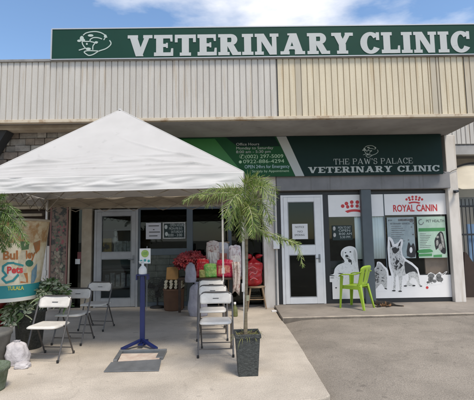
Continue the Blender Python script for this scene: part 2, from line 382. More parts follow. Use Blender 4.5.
# ------------------------------------------------------------------ the setting
tag(MB().add([(-600, -600, -.16), (600, -600, -.16), (600, 600, -.16), (-600, 600, -.16)], [(0, 1, 2, 3)]).build('ground', EARTH), kind='structure')
rd = MB(); nx, ny = 140, 60
xs = [-14+28*i/nx for i in range(nx+1)]; ys = [-8+17*j/ny for j in range(ny+1)]
def road_z(x, y): return -.075+.092*max(0, min(1, (y-3.9)/3.5))*max(0, min(1, (x-.78)/.5)) + .006*mnoise.noise(Vector((x*.7, y*.7, 0)))
rd.add([(x, y, road_z(x, y) if x > .55 or y < 3.6 else -.12) for y in ys for x in xs], [(j*(nx+1)+i, j*(nx+1)+i+1, (j+1)*(nx+1)+i+1, (j+1)*(nx+1)+i) for j in range(ny) for i in range(nx)], True)
tag(rd.build('road', ROAD), kind='structure')
# raised pale slab under the tent: slightly wavering worn edge
edge = [(.845, 7.95)]
for i in range(40):
    y = 7.9-3.9*i/39; edge.append((.845+.055*math.sin(min(1.75, (7.9-y)*.75))+.008*mnoise.noise(Vector((y*3, 0, 0))), y))
edge += [(.86, 3.955), (.83, 3.92), (.76, 3.90), (.4, 3.85), (-.4, 3.8), (-9, 3.7), (-9, 9.38), (.845, 9.38)]
tag(MB().slab(edge, -.14, 0).build('pavement_slab', CONC, bevel=.012), kind='structure')
pf = []
for i in range(25):
    t = i/24; x = .86+3.6*t; pf.append((x, 7.47+.10*t+.025*mnoise.noise(Vector((x*2.1, 3, 0)))))
pp = pf+[(9, 7.7), (9, 9.6), (.86, 9.6)]
tag(MB().slab(pp, -.12, .056).build('porch', PORCH, bevel=.008), kind='structure')
tag(MB().slab(pf+[(p[0], p[1]+.07) for p in pf[::-1]], -.1, .06).build('porch_edge', PORCH_EDGE, bevel=.012), kind='structure')

# ------------------------------------------------------------------ the building
YF = 7.35                 # fascia face
YR = 9.0                  # right shop front
YL = 9.4                  # left shop front
ZS = 3.775                # soffit
ZT = 4.965                 # fascia top
bld = thing('clinic_building', 'long low building with a ribbed metal fascia over two shop fronts', 'building', (0, 9, 0))
def Bx(name, m_, a, b, bevel=0): return MB().box(a, b).build(name, m_, bld, bevel=bevel)
Bx('soffit', SOFF, (-9, YF+.06, ZS), (4.86, 13, ZS+.12))
Bx('roof', CAP, (-9, YF+.05, ZS+.13), (4.86, 13, ZT-.03))
def ribs(x0, x1, m_, pitch=.116, y=YF):
    b = MB(); x = x0; pts = [(x0, 0)]
    while x < x1-.03:
        e = min(x+pitch, x1)
        j = random.uniform(-.0015, .0015)
        pts += [(e-.020, j), (e-.013, .022), (e-.004, .022), (e, 0)]; x = e
    n = len(pts); z0, z1 = ZS-.0, ZT-.045
    vs = [(p, y+q, z0) for p, q in pts]+[(p, y+q, z1) for p, q in pts]
    b.add(vs, [(i, i+1, n+i+1, n+i) for i in range(n-1)])
    return b.build('fascia_panel', m_, bld)
xa = atY(278, 90, YF).x; xb = atY(296, 90, YF).x; xc = atY(302, 90, YF).x; xd = atY(432, 90, YF).x; xe = atY(441, 90, YF).x; xf = atY(466, 90, YF).x
for a, b, q in ((-9, xa, GREYPANEL), (xa, xb, CREAMPANEL), (xb, xc, DULLPANEL), (xc, xd, CREAMPANEL), (xd, xe, DULLPANEL), (xe, xf, CREAMPANEL), (xf, 4.9, DULLPANEL)):
    ribs(a, b, q)
Bx('fascia_trim', TRIM, (-9, YF-.035, ZS-.045), (4.92, YF+.058, ZS+.012), .006)
Bx('fascia_cap', CAP, (-9, YF-.03, ZT-.047), (4.92, YF+.048, ZT), .004)
# right shop front
colx0, colx1 = atY(455, 300, YR-.12).x, atY(466, 300, YR-.12).x
Bx('column', WHITEC, (colx0, YR-.14, .05), (colx1+.0, YR+.2, ZS), .012)
wc0, wc1 = atY(263.5, 250, YR-.05).x, atY(277.5, 250, YR-.05).x
Bx('column', WHITEC, (wc0, YR-.1, -.01), (wc1, YR+.25, ZS-.002), .012)
zh0, zh1 = atY(365, 191.5, YR).z, atY(365, 174, YR).z
Bx('wall', WALLG, (wc1, YR+.08, zh0), (colx0, YR+.3, ZS-.003))
Bx('shutter_box', WALLG, (wc1+.005, YR-.17, zh0+.03), (colx0+.05, YR+.075, zh1), .01)
gx0, gx1 = wc1, colx0
Bx('lintel_frame', DARKF, (gx0, YR-.02, zh0-.06), (gx1, YR+.06, zh0-.002))
Bx('sill_frame', DARKF, (gx0, YR-.02, .057), (gx1, YR+.06, .14))
dl, dr = atY(281.5, 250, YR).x, atY(324, 250, YR).x
wl, wr = atY(328.5, 250, YR).x, atY(450, 250, YR).x
for a, b in ((gx0, dl), (dr, wl), (wr, gx1)): Bx('side_frame', DARKF, (a+.002, YR-.018, .141), (b-.002, YR+.058, zh0-.062))
# rooms behind the glass
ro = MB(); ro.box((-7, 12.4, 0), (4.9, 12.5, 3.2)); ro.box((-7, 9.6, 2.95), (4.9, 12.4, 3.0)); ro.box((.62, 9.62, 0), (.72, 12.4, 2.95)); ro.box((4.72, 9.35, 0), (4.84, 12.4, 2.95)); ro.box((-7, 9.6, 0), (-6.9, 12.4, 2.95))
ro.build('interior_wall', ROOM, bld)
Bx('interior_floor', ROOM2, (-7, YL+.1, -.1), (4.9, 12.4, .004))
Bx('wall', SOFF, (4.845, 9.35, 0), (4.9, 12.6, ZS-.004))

def door(x0, x1, y, z0, z1, fm, gm, panes, th=.06, handle=None, hinge=None):
    d = MB(); st = .1
    gl = sorted(panes, key=lambda p: p[1])
    px0, px1 = gl[0][0], gl[0][2]
    d.box((x0, y-th, z0), (px0, y, z1)); d.box((px1, y-th, z0), (x1, y, z1))
    zz = z0
    for (a, b0, c, e) in gl: d.box((px0, y-th, zz), (px1, y, b0)); zz = e
    d.box((px0, y-th, zz), (px1, y, z1))
    o = d.build('door', fm, bld, bevel=.006)
    for (a, b0, c, e) in gl:
        MB().box((a, y-th*.55, b0), (c, y-th*.45, e)).build('pane', gm, o)
        g = MB(); k = .014
        g.box((a, y-th-.004, b0), (a+k, y-th*.6, e)); g.box((c-k, y-th-.004, b0), (c, y-th*.6, e)); g.box((a+k, y-th-.003, b0), (c-k, y-th*.6, b0+k)); g.box((a+k, y-th-.003, e-k), (c-k, y-th*.6, e))
        g.build('glazing_bead', GREYF if fm is WHITEF else METAL, o)
    if handle:
        h = MB(); hx, hz = handle
        h.box((hx-.02, y-th-.012, hz-.09), (hx+.02, y-th, hz+.09)); h.tube([(hx, y-th-.01, hz), (hx, y-th-.055, hz), (hx-.1, y-th-.055, hz)], .011)
        h.build('handle', METAL, o)
    return o
fd = MB(); zd = zh0-.063
fd.box((dl, YR-.05, .058), (dl+.06, YR+.03, zd)); fd.box((dr-.05, YR-.05, .058), (dr, YR+.03, zd)); fd.box((dl+.06, YR-.05, zd-.05), (dr-.05, YR+.03, zd))
fd.build('door_frame', WHITEF, bld, bevel=.005)
p0 = atY(286.5, 202, YR-.05); p1 = atY(314.5, 245, YR-.05); p2 = atY(287, 255, YR-.05); p3 = atY(316, 297, YR-.05)
rdoor = door(dl+.062, dr-.052, YR+.0, .065, zd-.052, WHITEF, GLASSD, [(p0.x+.02, p1.z, p1.x+.02, p0.z), (p0.x+.02, p3.z, p1.x+.02, p2.z)], handle=(dr-.12, 1.05))
# shop window
win = MB(); win.box((wl-.001, YR-.012, .141), (wl+.03, YR+.05, zh0-.063)); win.box((wr-.03, YR-.012, .141), (wr+.001, YR+.05, zh0-.063)); win.box((wl-.001, YR+.022, .1405), (wr, YR+.049, .15))
zb = atY(390, 258, YR).z
wz0 = .141
wf = win.build('shop_window', DARKF, bld)
MB().box((wl+.03, YR+.012, .141), (wr-.03, YR+.018, zh0-.063)).build('pane', GLASSW, wf)
q = MB(); z_ = atY(390, 276, YR).z; q.box((wl+.03, YR-.008, z_-.03), (wr-.03, YR+.011, z_+.03)); q.build('rail', DARKF, wf)
xs_ = atY(385.5, 240, YR).x
q = MB(); q.box((xs_-.012, YR-.006, .15), (xs_+.012, YR+.0105, zh0-.064)); q.build('mullion', STEELF, wf)
px0, px1 = atY(363, 250, YR-.1).x, atY(373, 250, YR-.1).x
MB().box((px0, YR-.15, .057), (px1, YR-.03, zh0+.028)).build('post', STEELF, bld, bevel=.006)
# white vinyl bands
zt0 = atY(390, 216.5, YR).z; ztop = zh0-.066
Yv = YR-.013
vb = MB(); vb.box((wl+.031, Yv, zt0+.01), (xs_-.013, Yv+.003, ztop-.004)); vb.box((xs_+.013, Yv, zt0+.03), (wr-.031, Yv+.003, ztop-.004))
vb.build('vinyl_band', VINYL, wf)
zlo = atY(390, 275.5, YR).z
vb = MB(); vb.box((wl+.05, Yv-.0, .15), (wr-.031, Yv+.003, zlo-.032+.03)); vb.build('vinyl_band', VINYL, wf)
# pale blind inside
b = MB(); n = 40; x0 = atY(355, 240, YR+.05).x; x1 = xs_; zz0, zz1 = atY(370, 259, YR).z, zt0+.05
vs = []
for i in range(n+1):
    x = x0+(x1-x0)*i/n; y = YR+.032+.006*math.sin(i*1.7)
    vs += [(x, y, zz0), (x, y, zz1)]
b.add(vs, [(2*i, 2*i+2, 2*i+3, 2*i+1) for i in range(n)], True); b.build('blind', CURT, wf, solid=.003)
MB().box((atY(425, 260, YR+.1).x, YR+.1, .15), (atY(449, 260, YR+.1).x, YR+.14, atY(430, 256, YR+.1).z)).build('counter', mat('brown_counter', (.36, .25, .19), .6, var=.2), bld)
MB().box((wl+.1, YR+.5, .004), (wl+1.2, YR+.9, .95)).build('counter', mat('dark_counter', (.08, .09, .1), .6), bld)

# prints on the glass, flat stickers on the window
def px_poly(pts, y): return [(atY(a, c, y).x, atY(a, c, y).z) for a, c in pts]
def sticker(b, pts, y, th=.0005): b.prism(px_poly(pts, y), y-th, y)
def zoompts(pts, x0, y0, s): return [(x0+a/s, y0+c/s) for a, c in pts]
def disc(c, rx, ry=None, n=14, rot=0):
    ry = ry or rx
    return [(c[0]+rx*math.cos(2*math.pi*k/n)*math.cos(rot)-ry*math.sin(2*math.pi*k/n)*math.sin(rot), c[1]+rx*math.cos(2*math.pi*k/n)*math.sin(rot)+ry*math.sin(2*math.pi*k/n)*math.cos(rot)) for k in range(n)]
def smooth_poly(pts, n=3):
    P = [Vector(p) for p in pts]; N = len(P); out = []
    for i in range(N):
        p0, p1, p2, p3 = P[i-1], P[i], P[(i+1) % N], P[(i+2) % N]
        for k in range(n):
            t = k/n; q_ = .5*((2*p1)+(p2-p0)*t+(2*p0-5*p1+4*p2-p3)*t*t+(3*p1-p0-3*p2+p3)*t**3); out.append((q_.x, q_.y))
    return out
Yp = Yv-.0008
# crown over the shop name (twice)
def crown(cx, cy, s, y, hide=None):
    b = MB()
    for i, a in enumerate((-62, -37, -12, 12, 37, 62)):
        r = 1.0
        x = cx+s*1.02*math.sin(R(a))*1.05; yy = cy-s*.62*math.cos(R(a))+s*.1
        sticker(b, disc((x, yy), s*.15, s*.15, 12), y)
    for a in (-40, -14, 14, 40):
        x = cx+s*.85*math.sin(R(a)); yy = cy-s*.33*math.cos(R(a))+s*.12
        sticker(b, disc((x, yy), s*.135, s*.14, 12), y-.0001)
    n = 12
    for i in range(n):
        a0, a1 = -40+80*i/n, -40+80*(i+1)/n
        f = lambda a, r: (cx+s*r*math.sin(R(a)), cy+s*.62-s*r*.55*math.cos(R(a))+s*.1)
        sticker(b, [f(a0, .86), f(a1, .86), f(a1, 1.2), f(a0, 1.2)], y)
    return b.build('crown_emblem', RED, wf)
crown(354.5, 208.5, 12.5, Yp); crown(414.3, 201.0, 8.2, Yp)
a_, b_ = atY(393, 212, Yp), atY(437, 210.5, Yp)
text('ROYAL CANIN', .21, a_.x, Yp, a_.z+.01, RED, wf, width=b_.x-a_.x, depth=.001, bold=.006)
# engraved-looking animal prints: a white cut-out, grey tone and many short dark hairs
def inside(pt, poly):
    x, y = pt; r = False; n = len(poly)
    for i in range(n):
        (x0, y0), (x1, y1) = poly[i], poly[i-1]
        if (y0 > y) != (y1 > y) and x < (x1-x0)*(y-y0)/(y1-y0)+x0: r = not r
    return r
def fur(b, poly, n, L, wd, ang, seed, jit=.45, y0=.0014):
    rnd = random.Random(seed); xs = [q_[0] for q_ in poly]; ys = [q_[1] for q_ in poly]; k = 0
    for _ in range(n*6):
        if k >= n: break
        c = (rnd.uniform(min(xs), max(xs)), rnd.uniform(min(ys), max(ys)))
        if not inside(c, poly): continue
        a = (ang(c) if callable(ang) else ang)+rnd.gauss(0, jit); l = L*rnd.uniform(.5, 1.3)/2; w_ = wd*rnd.uniform(.6, 1.3)/2
        dx_, dy_ = math.cos(a), math.sin(a)
        q_ = [(c[0]-dx_*l, c[1]-dy_*l), (c[0]-dy_*w_, c[1]+dx_*w_), (c[0]+dx_*l, c[1]+dy_*l), (c[0]+dy_*w_, c[1]-dx_*w_)]
        b.add([(atY(*e_, Yp).x, Yp-y0-k*4e-6, atY(*e_, Yp).z) for e_ in q_], [(0, 1, 2, 3)]); k += 1
def zl(p): return zoompts(p, 330, 240, 6.24)
LOUT = smooth_poly(zl([(68, 95), (72, 65), (95, 45), (128, 38), (158, 50), (170, 80), (172, 120), (176, 165), (186, 215), (205, 262), (0, 262), (-4, 222), (22, 212), (30, 180), (52, 155), (88, 140), (86, 122)]), 3)
g = MB(); sticker(g, LOUT, Yp-.0006); g.build('puppy_print', VINYL, wf)
g = MB()
for pts in ([(150, 58), (163, 82), (165, 140), (154, 126), (146, 90)], [(73, 82), (84, 66), (84, 98), (77, 110)], [(92, 102), (112, 96), (126, 106), (122, 116), (98, 116)]): sticker(g, smooth_poly(zl(pts), 2), Yp-.0009)
fur(g, zl([(86, 120), (170, 120), (200, 255), (20, 255), (60, 160)]), 150, 2.2, .35, lambda c: 1.4+.02*(c[0]-350), 3, y0=.001)
fur(g, zl([(76, 60), (160, 55), (165, 120), (90, 120)]), 50, 1.4, .25, 1.3, 4, y0=.001)
g.build('puppy_shading', mat('soft_grey_print', (.52, .52, .51), .5), wf)
g = MB()
for i, (c, r, q_, a) in enumerate((((97, 79), 5, 4, 0), ((127, 74), 5.5, 4.5, 0), ((105, 100), 10, 8, .2), ((124, 130), 12, 10, .5), ((113, 118), 11, 3, .2), ((38, 298), 6, 4, 0), ((66, 209), 15, 3, .1), ((10, 222), 20, 3, .1), ((14, 236), 14, 2, 0), ((134, 145), 3, 10, 0))): sticker(g, zl(disc(c, r, q_, 12, a)), Yp-.0016-.0001*i)
g.build('puppy_features', INK, wf)
def zc(p): return zoompts(p, 366, 255, 8.33)
g = MB(); sticker(g, smooth_poly(zc([(92, 58), (122, 60), (152, 92), (184, 130), (192, 250), (184, 296), (30, 296), (24, 215), (28, 168), (58, 128), (86, 92)]), 3), Yp-.0006); g.build('cat_print', VINYL, wf)
CP = smooth_poly(zc([(97, 72), (118, 74), (146, 106), (170, 140), (176, 240), (168, 282), (150, 270), (128, 240), (100, 262), (76, 288), (50, 270), (38, 215), (42, 175), (70, 140)]), 3)
g = MB(); sticker(g, CP, Yp-.0009); g.build('cat_fur', mat('cat_grey_print', (.46, .46, .45), .5), wf)
g = MB(); fur(g, CP, 150, 1.8, .38, lambda c: 1.9+.06*(c[0]-378), 7, .5)
g.build('cat_hair', mat('cat_mid_grey_print', (.2, .2, .2), .5), wf)
g = MB()
fur(g, zc([(40, 170), (80, 130), (110, 150), (105, 230), (60, 250), (42, 220)]), 110, 2.0, .6, .6, 8, .4, y0=.0026)
for i, (c, r, q_) in enumerate((((54, 268), 15, 5), ((165, 280), 12, 5), ((100, 112), 7, 5), ((128, 128), 6, 5), ((142, 190), 14, 3), ((140, 215), 14, 3))): sticker(g, zc(disc(c, r, q_, 12, .3)), Yp-.0036-.0001*i)
g.build('cat_stripes', INK, wf)
def zs_(p): return zoompts(p, 384, 232, 5.88)
g = MB(); sticker(g, zs_([(22, 30), (34, 28), (50, 42), (62, 72), (82, 62), (98, 40), (110, 44), (112, 64), (104, 100), (110, 138), (130, 160), (165, 180), (200, 212), (212, 258), (222, 298), (236, 322), (204, 326), (192, 284), (172, 268), (160, 286), (192, 302), (188, 326), (112, 328), (120, 310), (136, 298), (120, 268), (112, 275), (108, 352), (80, 356), (76, 300), (74, 352), (44, 354), (48, 300), (42, 250), (28, 200), (24, 150), (20, 100)]), Yp-.0006); g.build('shepherd_print', VINYL, wf)
SB = smooth_poly(zs_([(36, 60), (50, 84), (82, 82), (98, 62), (98, 110), (106, 150), (124, 172), (128, 250), (108, 262), (102, 330), (92, 340), (84, 262), (70, 262), (68, 336), (54, 340), (58, 262), (44, 215), (36, 160), (32, 110)]), 3)
HB = smooth_poly(zs_([(146, 236), (176, 226), (196, 238), (204, 270), (214, 312), (224, 318), (206, 316), (188, 276), (166, 268), (150, 296), (176, 310), (170, 318), (126, 316), (134, 300), (146, 272)]), 3)
g = MB(); sticker(g, SB, Yp-.0009); sticker(g, HB, Yp-.00092); g.build('shepherd_fur', mat('shepherd_grey_print', (.58, .58, .57), .5), wf)
g = MB()
fur(g, SB, 220, 2.4, .40, lambda c: 1.35+.03*(c[0]-395), 11, .3)
fur(g, HB, 80, 2.2, .36, 1.1, 12, .35)
g.build('shepherd_hair', mat('mid_grey_print', (.27, .27, .27), .5), wf)
g = MB()
fur(g, zs_([(50, 150), (70, 140), (100, 165), (96, 220), (64, 225)]), 36, 3.0, .55, lambda c: 1.57+.12*(c[0]-396), 13, .3, y0=.0028)
for i, pts in enumerate(([(32, 44), (42, 60), (50, 86), (40, 90)], [(101, 52), (95, 80), (82, 88), (88, 68)], disc((65, 108), 15, 19), [(50, 90), (60, 100), (56, 118), (46, 104)], [(86, 90), (76, 100), (80, 118), (90, 104)], smooth_poly([(122, 176), (146, 184), (172, 202), (192, 224), (198, 246), (180, 232), (150, 236), (128, 244)], 3), disc((58, 345), 11, 4), disc((95, 348), 11, 4), disc((176, 315), 9, 4), disc((126, 317), 10, 4), disc((218, 318), 7, 3), [(92, 178), (112, 196), (90, 220), (96, 198)], [(74, 160), (92, 170), (72, 196), (66, 184)], [(66, 200), (82, 196), (70, 226)])):
    sticker(g, zs_(pts), Yp-.0042-.0001*i)
g.build('shepherd_markings', INK, wf)
# small puppy and kitten print, red ball
def zk(p): return zoompts(p, 380, 235, 5.043)
g = MB(); sticker(g, smooth_poly(zk([(228, 250), (236, 206), (256, 188), (280, 200), (300, 186), (314, 196), (328, 186), (340, 184), (322, 210), (322, 240), (280, 252)]), 2), Yp-.0006); g.build('kitten_print', VINYL, wf)
g = MB()
for i, (c, r, s) in enumerate((((258, 206), 17, 13), ((256, 224), 14, 16), ((296, 208), 13, 14), ((302, 224), 17, 12), ((276, 232), 10, 8), ((325, 194), 11, 3), ((244, 238), 10, 5))): sticker(g, zk(disc(c, r, s, 14, -.6 if s == 3 else 0)), Yp-.0012-.0001*i)
fur(g, zk([(236, 250), (240, 205), (310, 190), (320, 235)]), 90, 1.5, .4, 1.2, 15, .6, y0=.0024)
g.build('kitten_markings', GREYINK, wf)
g = MB(); sticker(g, zk(disc((238, 265), 7)), Yp-.0014); g.build('ball_print', RED, wf)

# ---------------- left shop front
lz = 2.27
lx0, lx1 = atY(82.5, 240, YL).x, .62
Bx('wall', WALLB, (-7, YL-.02, lz), (wc0-.003, YL+.25, ZS-.005))
Bx('beam', WALLB, (-6.5, YL-.13, lz+.08), (wc0-.004, YL-.022, lz+.36), .01)
a0, a1 = atY(82.5, 250, YL).x, atY(92.5, 250, YL).x
Bx('column', WALLB, (a0, YL-.08, 0), (a1, YL+.18, lz-.003), .008)
d0, d1 = atY(95, 250, YL).x, atY(138.5, 250, YL).x
f = MB(); zdl = lz-.03
f.box((d0, YL-.07, 0), (d0+.055, YL+.02, zdl)); f.box((d1-.055, YL-.07, 0), (d1, YL+.02, zdl)); f.box((d0+.055, YL-.07, zdl-.055), (d1-.055, YL+.02, zdl)); f.build('door_frame', GREYF, bld, bevel=.004)
g0, g1 = atY(102, 216, YL-.05), atY(130, 252, YL-.05); g2, g3 = atY(103, 259, YL-.05), atY(132, 298, YL-.05)
ldoor = door(d0+.057, d1-.057, YL-.01, .01, zdl-.057, GREYF, GLASS, [(g0.x, g1.z, g1.x+.03, g0.z), (g0.x, g3.z, g1.x+.03, g2.z)], handle=(d1-.1, 1.08))
# glazed screen beside the door
m0, m1 = atY(187, 250, YL).x, atY(193, 250, YL).x; rz0, rz1 = atY(165, 255, YL).z, atY(165, 248.5, YL).z
s = MB(); s.box((d1+.001, YL-.05, 0), (d1+.05, YL+.02, lz-.001)); s.box((m0, YL-.05, 0), (m1, YL+.02, lz-.001)); s.box((d1+.05, YL-.048, rz0), (m0, YL+.018, rz1)); s.box((d1+.05, YL-.05, lz-.05), (m0, YL+.02, lz-.001)); s.box((m1, YL-.05, lz-.05), (wc0, YL+.02, lz-.001)); s.box((-.14, YL-.05, 0), (-.06, YL+.02, lz-.05)); s.box((d1+.05, YL-.05, 0), (m0, YL+.02, .1))
lw = s.build('glazed_screen', STEELF, bld, bevel=.004)
p = MB(); p.box((d1+.05, YL-.02, rz1), (m0, YL-.014, lz-.05)); p.box((m1, YL-.02, 0), (-.14, YL-.014, lz-.05)); p.build('pane', GLASSD, lw)
p = MB(); p.box((-.06, YL-.02, 0), (wc0, YL-.014, lz-.05)); p.build('pane', GLASSD, lw)
# greenish stone-clad low wall below the glass
p = MB(); zz = .1; k = 0
while zz < rz0-.04:
    hh = min(.14, rz0-zz); x = d1+.051
    while x < m0-.02:
        e = min(x+random.uniform(.22, .42), m0-.001); p.box((x+.003, YL-.045-random.uniform(0, .012), zz+.003), (e-.003, YL, zz+hh-.003)); x = e
    zz += hh
p.build('dado_wall', mat('green_grey_stone', (.12, .13, .11), .85, c2=(.07, .075, .06), scale=6, bump=.3), lw)
# dark glazing left of the column, brown timber wall at far left
Bx('side_pane', GLASSD, (atY(67, 250, YL).x, YL-.02, 0), (a0-.003, YL-.012, lz-.003))
Bx('wall', DWOOD, (-7, YL-.015, 0), (atY(67, 250, YL).x-.003, YL+.2, lz-.004))
Bx('wall', WHITEC, (atY(36, 262, YL-.2).x, YL-.2, 0), (atY(49.5, 262, YL-.2).x, YL-.03, 1.42), .01)
s = MB()
for i in range(5): s.box((-6.6, YL-.22-.03*i, 2.27-.17*i), (atY(49, 215, YL).x-.05, YL-.14-.03*i, 2.33-.17*i))
s.build('timber_rail', WALLB, bld)
# stone-clad upper wall over the left bay
YB = 7.95
st = MB(); ms = [mat('stone_brown', (.27, .22, .18), .9, c2=(.15, .12, .1), scale=7, bump=.5), mat('stone_grey', (.34, .31, .28), .9, c2=(.2, .18, .16), scale=7, bump=.5), mat('stone_pale', (.44, .40, .36), .9, c2=(.26, .235, .21), scale=7, bump=.5)]
zz = 2.6; row = 0
while zz < ZS-.02:
    hh = min(random.uniform(.11, .16), ZS-.012-zz); x = -4.9+.15*random.random()
    while x < -2.3:
        e = x+random.uniform(.18, .42); st.cur = random.choice((0, 0, 1, 1, 2)); dpt = random.uniform(.015, .08)
        st.box((x+.005, YB-dpt, zz+.005), (min(e, -2.3)-.005, YB, zz+hh-.005)); x = e
    zz += hh
st.build('stone_cladding', ms, bld, bevel=.008)
Bx('wall', DWOOD, (-5.0, YB+.002, 2.58), (-2.28, YB+.2, ZS-.006))
Bx('beam', WALLB, (-6.5, YF+.25, ZS-.09), (-2.2, YB-.075, ZS-.001), .01)
q = MB(); q.prism([(-6.6, 2.7), (-4.98, 2.7), (-4.80, 2.95), (-4.38, ZS-.1), (-6.6, ZS-.1)], YB-.32, YB-.07); q.build('sloping_panel', mat('black_board', (.03, .03, .032), .7, var=.2), bld)

# conduit and meter box on the white column
cp = MB(); xk = atY(275.3, 250, YR-.13).x
cp.tube([(xk, YR-.125, .02), (xk, YR-.125, 2.5)], .014); o = cp.build('conduit', METAL, bld)
MB().box((xk-.05, YR-.2, atY(276, 249, YR-.2).z), (xk+.09, YR-.11, atY(276, 240, YR-.2).z)).build('switch_box', WHITEF, bld, bevel=.008)
# camera on the right column
cx = atY(456, 191, YR-.2)
sc_ = thing('security_camera', 'small dark camera on the right-hand column', 'camera', (cx.x, YR-.14, cx.z))
MB().box((cx.x-.03, YR-.17, cx.z-.03), (cx.x+.03, YR-.141, cx.z+.03)).build('bracket', METAL, sc_)
MB().tube([(cx.x, YR-.16, cx.z), (cx.x-.02, YR-.22, cx.z-.01)], .012).tube([(cx.x+.03, YR-.21, cx.z-.005), (cx.x-.08, YR-.29, cx.z-.03)], .03).build('camera_body', DARKF, sc_)
cb = MB(); pts = [atY(442, 171, YR-.18), atY(447, 174, YR-.16), atY(452, 171, YR-.16), atY(457, 169, YR-.16)]
cb.tube(spline([tuple(p_) for p_ in pts]), .006, 6); single(cb.build('cable', RUB), 'thin black cable looped across the top of the right-hand column', 'cable')

# ------------------------------------------------------------------ signs
YS = YF-.05
rs0, rs1 = atY(52, 40, YS), atY(500, 40, YS); zA, zB = ZT-.022, atY(240, 26.8, YS).z
rs = thing('rooftop_sign', 'long dark green rooftop sign with big white letters above the fascia', 'sign', (0, YS, ZT))
MB().box((rs0.x, YS, zA), (4.95, YS+.1, zB)).build('panel', GREENS, rs, bevel=.004)
e = MB(); e.box((rs0.x-.015, YS-.010, zA-.010), (4.96, YS+.02, zA+.006)); e.box((rs0.x-.012, YS-.008, zB-.012), (4.96, YS+.11, zB+.01)); e.box((rs0.x-.02, YS-.01, zA+.007), (rs0.x+.006, YS+.108, zB-.012)); e.build('edge_trim', SILVER, rs)
e = MB()
for x in [rs0.x+.4+1.35*i for i in range(6)]: e.box((x, YS+.1, ZT-.3), (x+.05, YS+.14, zB-.03)); e.tube([(x+.02, YS+.14, zB-.1), (x+.02, YS+.6, ZT-.02)], .015)
e.build('brace', METAL, rs)
zl0, zl1 = atY(240, 55.2, YS).z, atY(240, 34.2, YS).z
slab_text('VETERINARY', zl1-zl0, atY(127, 44, YS).x, atY(353.5, 43, YS).x, YS-.001, zl0, LETTER, rs, d=.006)
slab_text('CLINIC', zl1-zl0, atY(360, 44, YS).x, atY(470, 43, YS).x, YS-.001, zl0, LETTER, rs, d=.006)
def logo(parent, y, m_, f, wd):
    b = MB()
    for pts in ([(112, 92), (140, 68), (190, 54), (240, 52), (290, 66), (330, 95), (345, 118)], [(372, 152), (386, 180), (375, 210), (335, 245), (262, 275), (215, 308), (170, 322), (140, 305), (122, 282), (160, 268), (262, 272)],
                [(100, 165), (108, 200), (130, 235), (150, 250)], [(70, 262), (110, 248), (135, 238)], [(118, 162), (175, 162), (182, 140), (215, 120), (260, 122), (295, 135)], [(185, 165), (225, 180), (208, 215), (206, 255)], [(225, 180), (255, 170)], [(315, 145), (330, 118)]):
        ribbon(b, [f(p_.x, p_.y) for p_ in spline([Vector(p_) for p_ in pts], 5)], wd, y)
    for i, (c, r, s) in enumerate((((98, 130), 20, 30), ((72, 156), 20, 14), ((112, 150), 18, 18), ((185, 96), 28, 14), ((162, 248), 26, 15), ((240, 175), 16, 14), ((148, 192), 9, 12), ((330, 105), 14, 20))):
        b.prism([f(*q_) for q_ in disc(c, r, s, 12)], y-.0045-.0004*i, y)
    return b.build('dog_emblem', m_, parent)
def fl(a, c): p_ = atY(72+a/9.875, 27.2+c/9.875*.87, YS); return (p_.x, p_.z)
logo(rs, YS-.001, mat('emblem_white', (.42, .5, .46), .5), fl, .02)

YG = YR-.27
sg = thing('shop_sign', 'dark green shop board under the soffit, slanted silver stripe and white lettering', 'sign', (2, YG, 3))
zg0, zg1 = atY(365, 175, YG).z, ZS-.012
X = lambda a, c: (atY(a, c, YG).x, atY(a, c, YG).z)
gx = lambda a: atY(a, 160, YG).x
zq = ZS-.08
MB().prism([(gx(287), zg1+.0), (gx(442.5), zg1), (gx(442.5), zg0), (gx(304), zg0)], YG, YG+.05).build('panel', GREEND, sg)
MB().prism([(gx(277), zg1+.001), (gx(287)-.003, zg1+.001), (gx(304)-.003, zg0), (gx(295), zg0)], YG+.002, YG+.05).build('stripe', mat('grey_stripe', (.42, .45, .45), .5), sg)
MB().prism([(gx(150), zg1+.001), (gx(277)-.003, zg1+.001), (gx(295)-.003, zg0), (gx(150), zg0)], YG+.004, YG+.05).build('panel', GREENM, sg)
MB().prism([(gx(226), zg1), (gx(275), zg1), (gx(280.5), zg1-.22), (gx(238), zg1-.22)], YG, YG+.003).build('stripe', GREEND, sg)
MB().prism([(gx(150), zg1-.03), (gx(215), zg1-.03), (gx(245), zg0+.02), (gx(150), zg0+.02)], YG+.001, YG+.0035).build('stripe', GREENL, sg)
MB().prism([(gx(238), zg1-.225), (gx(280.6), zg1-.225), (gx(285), zg1-.45), (gx(246), zg1-.45)], YG+.001, YG+.0035).build('stripe', GREENM, sg)
def line(s_, a, a2, cy, h, m_, parent=sg, y=YG-.001, **k):
    p_ = atY(a, cy, y); p2 = atY(a2, cy, y); return text(s_, h, p_.x, y, p_.z, m_, parent, width=p2.x-p_.x, depth=.0008, **k)
line('Office Hours', 236, 259, 145.6, .085, LETDIM); line('Monday to Saturday', 236, 273, 149.5, .085, LETDIM); line('8:00 am - 5:30 pm', 236, 270.5, 153.2, .085, LETDIM)
line('\u2706(002) 297-5009', 239, 283, 158.4, .115, LETGR); line('0922-886-4294', 243, 284, 163.3, .115, LETGR)
b = MB(); b.prism([X(*q_) for q_ in disc((240.3, 162), 1.5, 1.5, 12)], YG-.003, YG-.001); b.build('phone_emblem', LETGR, sg)
line('OPEN 24hrs for Emergency', 244.5, 289.5, 168.4, .105, LETCY); line('Strictly by Appointment', 252, 289, 172.4, .075, LETGR)
q1 = zg0+.06
slab_text('VETERINARY CLINIC', .135, gx(307.5), gx(439), YG-.0015, q1, LETDIM, sg, d=.003, S=.26, T=.14, H=.13, E=.11)
